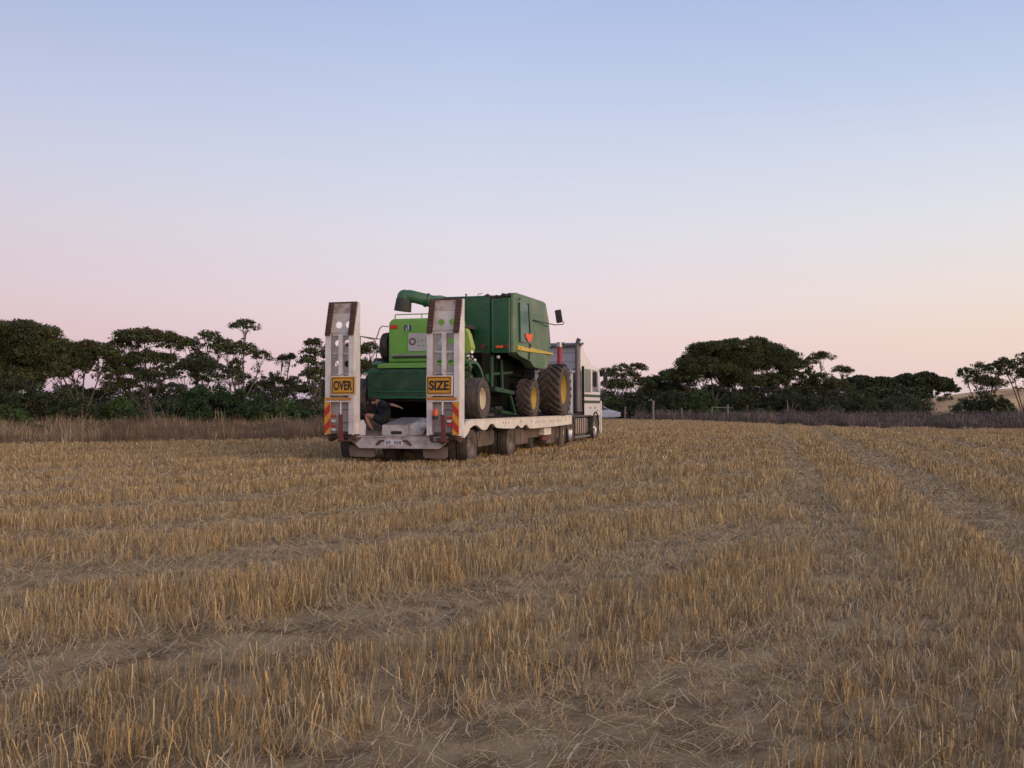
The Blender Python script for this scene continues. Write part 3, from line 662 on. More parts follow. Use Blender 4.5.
# wheels
s1 = WheelProto(1.04, .30, .33, 'chrome', 'tyre', dish=.0, bolts=10)
s2 = WheelProto(1.04, .30, .33, 'chrome', 'tyre', dish=.75, bolts=10)
for sx in (1,-1):
    s2.put(tk, sx*1.10, 17.35, .52, sx, .2)
    for y in (11.85, 13.15):
        s1.put(tk, sx*1.10, y, .52, sx, .1); s1.put(tk, sx*.78, y, .52, -sx, .1)
    for (yc, r) in ((13.15,.60),(17.35,.62)):
        q = MB(); n = 12; A = [(yc+r*math.cos(t), .52+r*math.sin(t)) for t in [R(8)+R(164)*k/n for k in range(n+1)]]; B = [(yc+(r+.045)*math.cos(t), .52+(r+.045)*math.sin(t)) for t in [R(8)+R(164)*k/n for k in range(n+1)]]
        q.prism(A+B[::-1], sx*.80, sx*1.27); q.build('wheel_arch', 'black' if yc > 15 else 'alu', tk)
    q = MB(); q.box(min(sx*.7,sx*1.14),max(sx*.7,sx*1.14),14.05,16.55,.30,.98,.12); fo = q.build('fuel_tank', 'stack', tk)
    for k in range(5):
        y = 14.25+k*.36; q = MB(); q.box(min(sx*1.15,sx*1.175),max(sx*1.15,sx*1.175),y,y+.14,.36,.96,.01); q.build('chrome_strap', mat('polished_strap', (.66,.56,.48), .3, .8), fo)
    q = MB(); q.box(min(sx*.95,sx*1.2),max(sx*.95,sx*1.2),14.0,16.6,.20,.27,.01); q.build('side_step', 'alu', fo)
    q = MB(); q.box(min(sx*.8,sx*1.24),max(sx*.8,sx*1.24),13.8,16.7,1.0,1.06,.01); q.build('tank_cover', 'stack', fo)
a = MB(); a.tube([(-1.0,13.15,.52),(1.0,13.15,.52)], .08, 8); a.tube([(-1.0,11.85,.52),(1.0,11.85,.52)], .08, 8); a.tube([(-1.0,17.35,.52),(1.0,17.35,.52)], .07, 8); a.build('axle', 'dark', tk)

def bevel(o, w, seg=2):
    md = o.modifiers.new('Bevel', 'BEVEL'); md.width = w; md.segments = seg; md.limit_method = 'ANGLE'; md.angle_limit = R(30)
    for p_ in o.data.polygons: p_.use_smooth = True
    o.modifiers.new('WN', 'WEIGHTED_NORMAL')
for o_, w_ in ((cab,.07),(co,.03),(ho,.04)): bevel(o_, w_)
# sheet metal seams, latches, vents and grime lines on the harvester, rivets on the cab
q = MB(); q.tube([(1.845,5.95,3.97),(1.82,7.7,3.90)], .012, 5); q.build('panel_crease', 'jd', sp)
for (y_,z_) in ((4.62,3.05),(5.75,3.2),(8.0,3.25),(4.62,4.45)):
    q = MB(); q.box(1.80,1.835,y_,y_+.07,z_-.03,z_+.03,.008); q.build('panel_latch', 'dark', sp)
for (x_,z_) in ((.2,4.3),(.9,4.3),(.2,3.1),(.9,3.1)):
    q = MB(); q.box(x_,x_+.07,4.312,4.328,z_-.02,z_+.02,.004); q.build('door_hinge', 'dark', gt)
for x_ in (-.95,-.45,.1,.6,1.05):
    q = MB(); q.box(x_,x_+.05,1.130,1.149,2.26,2.31,.004); q.build('chopper_bolt_plate', 'dark', co)
for z_ in (3.45,3.1):
    q = MB(); q.box(-1.15,1.10,14.965,14.979,z_,z_+.012); q.build('wall_seam', 'stack', cab)

# ================================================================== PERSON crouching on the tail of the trailer
pe = rig_root('person', -.68, .62, .80, 'person in dark navy shirt and shorts crouching on the trailer tail between the ramps', 'person')
def skin_obj(name, verts, edges, radii, m, parent, sub=2, root=0):
    me = bpy.data.meshes.new(name); off = OFF[pe.name]
    me.from_pydata([tuple(Vector(v)-off) for v in verts], edges, []); me.materials.append(m)
    o = bpy.data.objects.new(name, me); COL.objects.link(o)
    md = o.modifiers.new('Skin', 'SKIN'); md.use_smooth_shade = True
    for i, sv in enumerate(me.skin_vertices[0].data):
        r = radii[i]; sv.radius = r if isinstance(r, tuple) else (r, r); sv.use_root = (i == root)
    sd = o.modifiers.new('Sub', 'SUBSURF'); sd.levels = sub; sd.render_levels = sub
    dg = bpy.context.evaluated_depsgraph_get(); dg.update()
    me2 = bpy.data.meshes.new_from_object(o.evaluated_get(dg))
    bpy.data.objects.remove(o)
    me2.name = name
    for p in me2.polygons: p.use_smooth = True
    return link_mesh(name, me2, parent)
# joints (rig coordinates): pelvis low, knees forward to the left, head down to the left
V = [(-.50,.62,1.10),   #0 pelvis
     (-.50,.62,1.22),   #1 waist
     (-.54,.62,1.38),   #2 chest
     (-.62,.62,1.50),   #3 upper chest
     (-.72,.61,1.535),  #4 neck
     (-.79,.60,1.54),   #5 skull base
     (-.88,.59,1.52),   #6 skull front
     (-.56,.50,1.52),(-.44,.44,1.42),(-.22,.40,1.46),(-.08,.38,1.42),            # 7 shoulder R,8 upper arm,9 elbow-forearm,10 wrist
     (-.66,.76,1.48),(-.80,.82,1.30),(-.92,.72,1.12),(-.95,.66,1.05),            # 11.. left arm down to the knee
     (-.54,.52,1.06),(-.78,.49,1.16),(-.96,.47,1.20),(-.90,.48,1.00),(-.78,.50,.82),(-.90,.47,.785),  # 15 hip,16 thigh,17 knee,18 calf,19 ankle,20 toe
     (-.54,.74,1.06),(-.74,.80,1.12),(-.88,.83,1.14),(-.80,.82,.98),(-.68,.80,.84),(-.82,.82,.80)]
Eg = [(0,1),(1,2),(2,3),(3,4),(4,5),(5,6),(3,7),(7,8),(8,9),(9,10),(3,11),(11,12),(12,13),(13,14),(0,15),(15,16),(16,17),(17,18),(18,19),(19,20),(0,21),(21,22),(22,23),(23,24),(24,25),(25,26)]
Rd = [.14,.125,.145,.13,.055,.085,.075,.06,.048,.038,.026,.06,.048,.036,.026,.095,.078,.056,.052,.036,.034,.095,.078,.056,.052,.036,.034]
# fingers
def hand(wi, d, up):
    base = Vector(V[wi]); d = Vector(d).normalized(); up = Vector(up).normalized(); sidev = d.cross(up).normalized()
    pi = len(V); V.append(tuple(base+d*.07)); Eg.append((wi,pi)); Rd.append((.034,.018))
    for k,(u,l) in enumerate(((-.032,.066),(-.011,.078),(.011,.074),(.030,.058))):
        a = base+d*.095+sidev*u; b = a+d*l*.6-up*.006; c = b+d*l*.4-up*.022
        i = len(V); V.extend([tuple(a),tuple(b),tuple(c)]); Eg.extend([(pi,i),(i,i+1),(i+1,i+2)]); Rd.extend([.0095,.0085,.007])
    a = base+d*.035-sidev*.038; b = a+d*.035-sidev*.018; i = len(V); V.extend([tuple(a),tuple(b)]); Eg.extend([(wi,i),(i,i+1)]); Rd.extend([.011,.009])
hand(10, (1,-.1,-.25), (0,.2,1)); hand(14, (-.3,-.2,-1), (-1,0,.2))
body = skin_obj('body', V, Eg, Rd, M['skin'], pe)
# face features pressed onto the head
fm = MB(); fm.tube([(-.948,.585,1.53),(-.972,.583,1.505),(-.955,.584,1.49)], [.008,.014,.008], 8)
fm.build('nose', 'skin', pe, True)
fm = MB(); fm.tube([(-.945,.555,1.545),(-.955,.554,1.545)], .010, 8); fm.tube([(-.945,.615,1.545),(-.955,.616,1.545)], .010, 8); fm.tube([(-.935,.56,1.462),(-.942,.585,1.458),(-.935,.61,1.462)], .007, 6); fm.build('eyes_and_mouth', 'hair', pe)
def ell(m, c, r, n=14, k=9, zmin=-1):
    vs = []; fs = []
    for i in range(k+1):
        ph = -math.pi/2+math.pi*i/k
        for j in range(n):
            t = 2*math.pi*j/n; vs.append((c[0]+r[0]*math.cos(ph)*math.cos(t), c[1]+r[1]*math.cos(ph)*math.sin(t), c[2]+max(zmin,math.sin(ph))*r[2]))
    for i in range(k):
        for j in range(n): fs.append((i*n+j,i*n+(j+1)%n,(i+1)*n+(j+1)%n,(i+1)*n+j))
    m.add(vs, fs)
hm = MB(); ell(hm, (-.815,.60,1.575), (.115,.105,.095), zmin=-.35); hm.build('hair', 'hair', pe, True)
def sub(idx, extra, name, mt, ends=()):
    vs = [V[i] for i in idx]; mp = {i:k for k,i in enumerate(idx)}
    eg = [(mp[a],mp[b]) for a,b in Eg if a in mp and b in mp]
    return skin_obj(name, vs, eg, [Rd[i]+extra for i in idx], M[mt], pe)
sub([0,1,2,3,7,8,9,11,12,13], .030, 'shirt', 'navy')
sub([0,1,15,16,21,22], .026, 'shorts', 'shorts')
for (a_,b_) in ((19,20),(25,26)):
    skin_obj('boot', [V[a_],(V[b_][0],V[b_][1],V[b_][2])], [(0,1)], [.052,.046], M['boot'], pe)

# ================================================================== PALE BLUE CAR beyond the truck
d = 104.0
def PX(px, dd): return (px-512)/1000*dd
cr = world_root('parked_car', PX(620, d)-2.2, d, 0, 'pale blue parked car seen beyond the truck cab, only its windscreen and bonnet showing', 'car')
sec = [(-2.3,.45,.62),(-2.25,.40,.88),(-1.75,.35,1.0),(-1.45,.33,1.05),(-.9,.32,1.38),(-.1,.32,1.44),(.45,.32,1.34),(1.05,.33,.98),(1.7,.36,.84),(2.1,.40,.72),(2.2,.45,.58)]
a = MB(); vs = []; fs = []
for x,zb,zt in sec:
    zs = min(zt,.92); hw = .86 if abs(x) < 1.9 else .74
    tw_ = hw if zt < 1.0 else .62
    vs += [(x,-hw,zb-.15),(x,-hw,zs-.06),(x,-tw_,zt-.03),(x,-tw_*.8,zt),(x,tw_*.8,zt),(x,tw_,zt-.03),(x,hw,zs-.06),(x,hw,zb-.15)]
for i in range(len(sec)-1):
    for j in range(8): fs.append((i*8+j,i*8+(j+1)%8,(i+1)*8+(j+1)%8,(i+1)*8+j))
fs += [tuple(range(8)), tuple(range(len(sec)*8-1,len(sec)*8-9,-1))]
a.add(vs, fs); cbody = a.build('car_body', 'carblue', cr, True)
for sy in (-1,1):
    a = MB(); a.add([(-1.0,sy*.80,.98),(.85,sy*.80,.98),(.35,sy*.655,1.28),(-.75,sy*.655,1.32),(-1.0,sy*.84,.98),(.85,sy*.84,.98),(.35,sy*.70,1.28),(-.75,sy*.70,1.32)],
        [(0,1,2,3),(4,7,6,5),(0,4,5,1),(1,5,6,2),(2,6,7,3),(3,7,4,0)]); a.build('side_window', 'glass', cr)
    a = MB(); a.box(2.0,2.2,sy*.55-.12,sy*.55+.12,.58,.70,.02); a.build('headlight', 'plate', cr)
a = MB(); a.add([(.50,-.58,1.335),(.50,.58,1.335),(1.02,.66,1.015),(1.02,-.66,1.015)], [(0,1,2,3)]); a.build('windscreen', mat('reflecting_windscreen', (.25,.28,.36), .1), cr)
cw = WheelProto(.62,.2,.19,'alu'); 
for x in (-1.35,1.35):
    for sy in (-1,1):
        w = cw.put(cr, x, sy*.76, .31, 1 if sy>0 else -1); w.rotation_euler = (0,0,R(90))

# ================================================================== GROUND
def hgt(x, y):
    return 0.10*np.sin(x*.11+1)*np.sin(y*.09) * np.clip((np.hypot(x,y)-45)/40, 0, 1)
xs = np.concatenate([np.linspace(-3000,-150,20), np.linspace(-140,140,141), np.linspace(150,3000,20)])
ys = np.concatenate([np.linspace(-600,-20,10), np.linspace(-10,220,116), np.linspace(240,3500,20)])
gx, gy = np.meshgrid(xs, ys); gz = hgt(gx, gy)
vs = np.stack([gx.ravel(), gy.ravel(), gz.ravel()], 1); nx = len(xs); ny = len(ys)
ii = (np.arange(ny-1)[:,None]*nx + np.arange(nx-1)[None,:]).ravel()
fs = np.stack([ii, ii+1, ii+nx+1, ii+nx], 1)
def np_mesh(name, v, f, m, parent=None, tint=None):
    me = bpy.data.meshes.new(name); me.vertices.add(len(v)); me.vertices.foreach_set('co', np.ascontiguousarray(v, dtype=np.float32).ravel())
    k = f.shape[1]; me.loops.add(f.size); me.loops.foreach_set('vertex_index', f.astype(np.int32).ravel())
    me.polygons.add(len(f)); me.polygons.foreach_set('loop_start', np.arange(0, f.size, k, dtype=np.int32))
    me.update(calc_edges=True)
    if tint is not None:
        at = me.color_attributes.new('tint', 'FLOAT_COLOR', 'POINT')
        c = np.ones((len(v),4), np.float32); c[:,:3] = tint; at.data.foreach_set('color', c.ravel())
    me.materials.append(m)
    return link_mesh(name, me, parent)
def ground_mat():
    m = bpy.data.materials.new('straw_littered_soil'); m.use_nodes = True; nt = m.node_tree; N = nt.nodes; L = nt.links
    b = N['Principled BSDF']; b.inputs['Roughness'].default_value = .95; b.inputs['Specular IOR Level'].default_value = .1
    geo = N.new('ShaderNodeNewGeometry')
    def noise(sc, det=6, vec=None, rough=.6):
        n = N.new('ShaderNodeTexNoise'); n.inputs['Scale'].default_value = sc; n.inputs['Detail'].default_value = det; n.inputs['Roughness'].default_value = rough
        L.new(vec or geo.outputs['Position'], n.inputs['Vector']); return n.outputs['Fac']
    def ramp(fac, stops):
        r = N.new('ShaderNodeValToRGB'); L.new(fac, r.inputs[0]); e = r.color_ramp.elements
        e[0].position, e[0].color = stops[0][0], (*stops[0][1],1); e[1].position, e[1].color = stops[1][0], (*stops[1][1],1)
        for p,c in stops[2:]: q = e.new(p); q.color = (*c,1)
        return r.outputs[0]
    soil = ramp(noise(34, 8), [(.3,(.13,.088,.05)),(.7,(.28,.20,.105))])
    mpn = N.new('ShaderNodeMapping'); mpn.inputs['Rotation'].default_value = (0,0,R(-45)); mpn.inputs['Scale'].default_value = (.25,1,1); L.new(geo.outputs['Position'], mpn.inputs['Vector'])
    litter = ramp(noise(190, 5, mpn.outputs['Vector']), [(.35,(.30,.22,.115)),(.68,(.58,.46,.25))])
    mx = N.new('ShaderNodeMix'); mx.data_type = 'RGBA'
    fr = ramp(noise(2.2, 8), [(.40,(0,0,0)),(.60,(1,1,1))]); L.new(fr, mx.inputs[0]); L.new(soil, mx.inputs[6]); L.new(litter, mx.inputs[7])
    # the open paddock far away carries closed straw cover
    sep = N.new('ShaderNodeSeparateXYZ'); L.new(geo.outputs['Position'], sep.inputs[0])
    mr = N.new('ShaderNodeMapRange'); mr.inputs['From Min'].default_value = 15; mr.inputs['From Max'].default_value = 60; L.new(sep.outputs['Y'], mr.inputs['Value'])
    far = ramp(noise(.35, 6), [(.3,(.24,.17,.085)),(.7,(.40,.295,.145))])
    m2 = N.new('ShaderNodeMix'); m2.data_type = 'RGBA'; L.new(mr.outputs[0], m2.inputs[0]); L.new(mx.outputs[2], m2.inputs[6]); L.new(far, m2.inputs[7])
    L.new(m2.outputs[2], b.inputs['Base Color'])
    bp = N.new('ShaderNodeBump'); bp.inputs['Strength'].default_value = .8; bp.inputs['Distance'].default_value = .03; L.new(noise(60,8), bp.inputs['Height']); L.new(bp.outputs['Normal'], b.inputs['Normal'])
    return m
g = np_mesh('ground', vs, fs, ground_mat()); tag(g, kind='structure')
for p in g.data.polygons: p.use_smooth = True

# sandy rise on the right
def mound(name, cx, cy, rx, ry, h, m, n=48, seed=1):
    u = np.linspace(-1,1,n); X, Y = np.meshgrid(u,u); r = np.sqrt(X**2+Y**2)
    Z = np.where(r<1, (np.cos(np.pi*np.clip(r,0,1))+1)/2, 0)*h - .35 + .18*np.sin(X*7+seed)*np.sin(Y*6)*np.clip(1-r,0,1)*h*.4
    v = np.stack([(cx+X*rx).ravel(), (cy+Y*ry).ravel(), Z.ravel()],1)
    ii = (np.arange(n-1)[:,None]*n + np.arange(n-1)[None,:]).ravel(); f = np.stack([ii,ii+1,ii+n+1,ii+n],1)
    o = np_mesh(name, v, f, m); tag(o, kind='structure')
    for p in o.data.polygons: p.use_smooth = True
    return o
hm_ = mat('dry_grass_hillside', (.56,.38,.19), .95, var=.4, scale=.25, dirt=(.26,.17,.10), dirt_amt=.6, dirt_scale=.12, bump=.3, spec=.1)
mound('hill', 84, 158, 42, 42, 4.6, hm_)
mound('hill', 122, 235, 90, 60, 4.4, hm_, seed=3)

# ------------------------------------------------------------------ stubble
def wob(x, y): return .25*np.sin(x*.7+y*.3)+.18*np.sin(x*.31-y*.9+2)+.12*np.sin(x*1.7+y*1.3+1)
def matted(x, y):
    """0 standing .. 1 flattened"""
    w = wob(x, y)
    c = (y-x)*.7071 + w*.8
    k = (c-5.65)/2.75; dd = np.abs(k-np.round(k))*2.75+.12*np.sin(x*2.3+y)
    A = 1-np.clip((dd-.42)/.28, 0, 1)
    A *= np.clip(1-(x*.97-.25*y+.4)/2.2, 0, 1)*(.55+.45*np.sin(x*.45+y*.21+1)**2)
    b = .968*x-.25*y + w*.35
    B = np.zeros_like(x)
    for b0, hw, s in ((.62,.22,.7),(2.65,.34,1.),(4.5,.25,.5),(6.6,.3,.8),(-1.5,.25,.5),(10.2,.4,.6),(14.5,.5,.6)):
        B = np.maximum(B, s*(1-np.clip((np.abs(b-b0)-hw)/.22,0,1)))
    B *= np.clip((b+1.6)/1.5,0,1)*np.clip((y-5)/5,0,1)
    return np.maximum(A, B)
def blades(px, py, hgt_, lean, azim, width, col, zb=0., tipw=.7):
    n = len(px); yaw = rng.uniform(0, np.pi, n)
    wx, wy = np.cos(yaw)*width/2, np.sin(yaw)*width/2
    dx, dy, dz = np.sin(lean)*np.cos(azim)*hgt_, np.sin(lean)*np.sin(azim)*hgt_, np.cos(lean)*hgt_
    z0 = np.zeros(n)+zb
    mid = .5+rng.uniform(-.1,.1,n); bend = rng.normal(0,.06,(2,n))*hgt_
    P0 = np.stack([px,py,z0],1); P1 = P0+np.stack([dx*mid+bend[0],dy*mid+bend[1],dz*mid],1); P2 = P0+np.stack([dx,dy,dz],1)
    W = np.stack([wx,wy,np.zeros(n)],1)
    v = np.stack([P0-W,P0+W,P1+W*.9,P1-W*.9,P2+W*tipw,P2-W*tipw],1).reshape(-1,3)
    b = np.arange(n)*6
    f = np.concatenate([np.stack([b,b+1,b+2,b+3],1), np.stack([b+3,b+2,b+4,b+5],1)])
    return v, f, np.repeat(col, 6, 0)
def merge(parts):
    V_, F_, C_ = [], [], []; k = 0
    for v,f,c in parts: V_.append(v); F_.append(f+k); C_.append(c); k += len(v)
    return np.concatenate(V_), np.concatenate(F_), np.concatenate(C_)
STRAW = np.array([(.50,.385,.205),(.42,.305,.15),(.66,.56,.36),(.34,.26,.15),(.24,.175,.11),(.50,.38,.185)])
def edge_d(a):   # distance (m) along bearing a=x/y where the cut field ends
    return np.interp(a, [-.7,-.5,-.19,-.06,.10,.19,.27,.35,.51,.8], [35,36,41,60,97,90,74,63,57,56])
def strawcol(n, grey, gold):
    c = STRAW[rng.integers(0,len(STRAW),n)]*rng.uniform(.5,1.3,(n,1))
    g_ = np.array([.58,.48,.30])
    c = c*(1-grey[:,None]*.6)+g_*grey[:,None]*.6*rng.uniform(.55,1.3,(n,1))
    return c*(1+gold[:,None]*np.array([.05,-.07,-.30]))
def patch(x, y, s=1.): return .5+.5*np.sin(x*.55*s+1.3*np.sin(y*.4*s))*np.sin(y*.47*s+1.1*np.sin(x*.33*s)+.7)
parts = []
# standing stems, grown in small tufts
d0, d1 = 2.6, 100.
N = 135000
uu = rng.random(N)
# tuft centres: density ~ flat to 9 m then falling as d^-1.25
dd = np.linspace(d0, d1, 4000); dens = np.where(dd<9, 1, (9/dd)**1.25)*dd; cdf = np.cumsum(dens); cdf /= cdf[-1]
D = np.interp(uu, cdf, dd); a = rng.uniform(-.66,.66,N); tx = a*D+rng.uniform(-.6,.6,N); ty = D
keep = D < edge_d(tx/ty)*rng.uniform(.93,1.05,N); tx, ty = tx[keep], ty[keep]
mt = matted(tx, ty); keep = rng.random(len(tx)) < 1-.74*mt; tx, ty, mt = tx[keep], ty[keep], mt[keep]
den2 = patch(tx*3, ty*3)*.5+patch(tx*9+4, ty*9)*.5; keep = rng.random(len(tx)) < .42+.85*den2; tx, ty, mt = tx[keep], ty[keep], mt[keep]
ns = rng.integers(3, 9, len(tx)); X = np.repeat(tx, ns); Y = np.repeat(ty, ns); MT = np.repeat(mt, ns); TG = np.repeat(rng.random(len(tx)), ns)
n = len(X); sp = .028*(1+np.clip(Y/25,0,2)); X = X+rng.normal(0,1,n)*sp; Y = Y+rng.normal(0,1,n)*sp; MT = np.maximum(MT, matted(X,Y))
LA = np.repeat(rng.uniform(0,2*np.pi,len(tx)), ns)
h = (.075+.085*patch(X*1.3,Y*1.3)+np.abs(rng.normal(0,.026,n)))*(1-.6*MT); h = np.clip(h, .04, .25)
lean = np.abs(rng.normal(.0,.24,n))+MT*rng.uniform(.2,1.3,n)+ (rng.random(n)<.08)*rng.uniform(.3,1.,n)
az = LA+rng.normal(0,.8,n)
wd = .0048*rng.uniform(.6,1.25,n)*np.clip(Y/7.5,1,5.)
parts.append(blades(X, Y, h, lean, az, wd, strawcol(n, np.clip(MT+.35*(1-patch(X*.6,Y*.6))+.15*rng.normal(0,1,n),0,1), (TG>.7)*1.0)))
print('standing stems', n)
# leaves and broken blades among the stems: shorter, browner
k = rng.random(n) < .45; m_ = k.sum()
parts.append(blades(X[k]+rng.normal(0,.03,m_), Y[k]+rng.normal(0,.03,m_), rng.uniform(.05,.15,m_), rng.uniform(.3,1.35,m_), rng.uniform(0,6.28,m_), wd[k]*1.2, np.array([.36,.265,.155])*rng.uniform(.6,1.3,(m_,1)), tipw=.2))
# flattened straw litter
NL = 520000
D = np.interp(rng.random(NL), cdf, dd); a = rng.uniform(-.66,.66,NL); X = a*D+rng.uniform(-.6,.6,NL); Y = D.copy()
keep = (D < np.minimum(edge_d(X/Y),45)) & (rng.random(NL) < .38+.6*matted(X,Y)); X, Y = X[keep], Y[keep]; n = len(X)
mm = matted(X,Y)
az = np.where(rng.random(n)<.72, R(42)+.5*np.sin(X*1.3+Y*.7)+rng.normal(0,.38,n)+np.pi*rng.integers(0,2,n), rng.uniform(0,6.28,n))
v = blades(X, Y, rng.uniform(.04,.19,n), rng.uniform(1.05,1.56,n), az, .0042*rng.uniform(.6,1.3,n)*np.clip(Y/7.5,1,5.), strawcol(n, np.clip(.6+.3*rng.normal(0,1,n),0,1), np.zeros(n)), zb=rng.uniform(.004,.05,n))
parts.append(v)
v,f,c = merge(parts)
o = np_mesh('stubble', v, f, M['straw'], None, c); tag(o, 'cut golden wheat stubble and flattened straw covering the paddock', 'stubble', kind='stuff')

# ------------------------------------------------------------------ dry weeds along the paddock edge
def weeds(name, label, a0, a1, dmul, count, hlo, hhi, cols, tall=.04):
    a = rng.uniform(a0, a1, count); e = edge_d(a); D = e*rng.uniform(dmul[0], dmul[1], count); X = a*D; Y = D
    pt = patch(X*.9, Y*.9); keep = rng.random(count) < .35+.8*pt; X,Y,D = X[keep],Y[keep],D[keep]; n0 = len(X)
    ns = rng.integers(8,16,n0); hh = rng.uniform(hlo,hhi,n0)*(.35+.95*patch(X*2.1+3,Y*1.1))*(.7+.6*patch(X*.5,Y*.9+2)); hh = np.where(rng.random(n0)<tall, hh*1.7, hh)
    X2 = np.repeat(X,ns); Y2 = np.repeat(Y,ns); H = np.repeat(hh,ns); n = len(X2); s_ = .10
    X2 = X2+rng.normal(0,s_,n); Y2 = Y2+rng.normal(0,s_,n)
    base = cols[np.clip((patch(X*1.7+1,Y*1.3)*len(cols)+rng.normal(0,.7,n0)).astype(int),0,len(cols)-1)]; C = np.repeat(base*(1+.9*(rng.random((n0,1))<.10)), ns, 0)*rng.uniform(.6,1.3,(n,1))
    z = hgt(X2,Y2)
    vf = blades(X2,Y2, H*rng.uniform(.5,1.05,n), np.abs(rng.normal(0,.38,n)), rng.uniform(0,6.28,n), .012*np.repeat(D,ns)/30*rng.uniform(.7,1.4,n), C, zb=z, tipw=.4)
    o = np_mesh(name, vf[0], vf[1], M['weed'], None, vf[2]); tag(o, label, 'weeds', kind='stuff'); return o
WL = np.array([(.17,.125,.09),(.25,.185,.12),(.14,.11,.08),(.33,.25,.155)])
WR = np.array([(.17,.12,.115),(.14,.115,.11),(.19,.145,.125),(.12,.12,.10)])
weeds('dry_weeds', 'tall brownish dry weeds and grass along the left edge of the paddock', -.66, -.02, (1.0,1.75), 15000, .25, .75, WL, .03)
weeds('dry_weeds', 'low purplish grey saltbush and weeds along the right edge of the paddock', .125, .66, (1.0,1.55), 14000, .3,.9, WR, .02)
weeds('dry_grass', 'pale dry grass strip behind the saltbush before the trees', .13, .66, (1.5,1.9), 5000, .3, .6, np.array([(.34,.25,.15),(.28,.20,.13)]), .03)

# ------------------------------------------------------------------ trees and shrubs
def leaf_cloud(cents, radii, counts, size, base, hue=.25, flat=1.):
    cs = np.repeat(cents, counts, 0); rs = np.repeat(radii, counts, 0); n = len(cs)
    u = rng.normal(0,1,(n,3)); u /= np.linalg.norm(u,axis=1)[:,None]; r = rng.random(n)**.45
    P = cs+u*rs*r[:,None]
    A = rng.normal(0,1,(n,3)); A /= np.linalg.norm(A,axis=1)[:,None]; B = rng.normal(0,1,(n,3)); B = np.cross(A,B); B /= np.linalg.norm(B,axis=1)[:,None]
    s_ = size*rng.uniform(.5,1.3,(n,1)); A = A*s_; B = B*s_*.55
    v = np.stack([P-A*.5, P+B*.5, P+A*.5, P-B*.5],1).reshape(-1,3); k = np.arange(n)*4
    f = np.stack([k,k+1,k+2,k+3],1)
    tone = np.repeat(rng.uniform(1-hue,1+hue,(len(cents),1)), counts, 0)*rng.uniform(.6,1.4,(n,1))
    tint = np.array(base)*tone*(1+np.repeat(rng.normal(0,.12,(len(cents),3)), counts, 0)*np.array([1,.5,1]))
    return v, f, np.repeat(np.clip(tint,.004,1),4,0)
OLIVE = (.068,.080,.032); DEEP = (.048,.064,.030); GREEN = (.060,.105,.034); GREYG = (.085,.105,.065)
TREES = 'mallee trees along the paddock edge'; SHRUBS = 'shrubs below the trees'
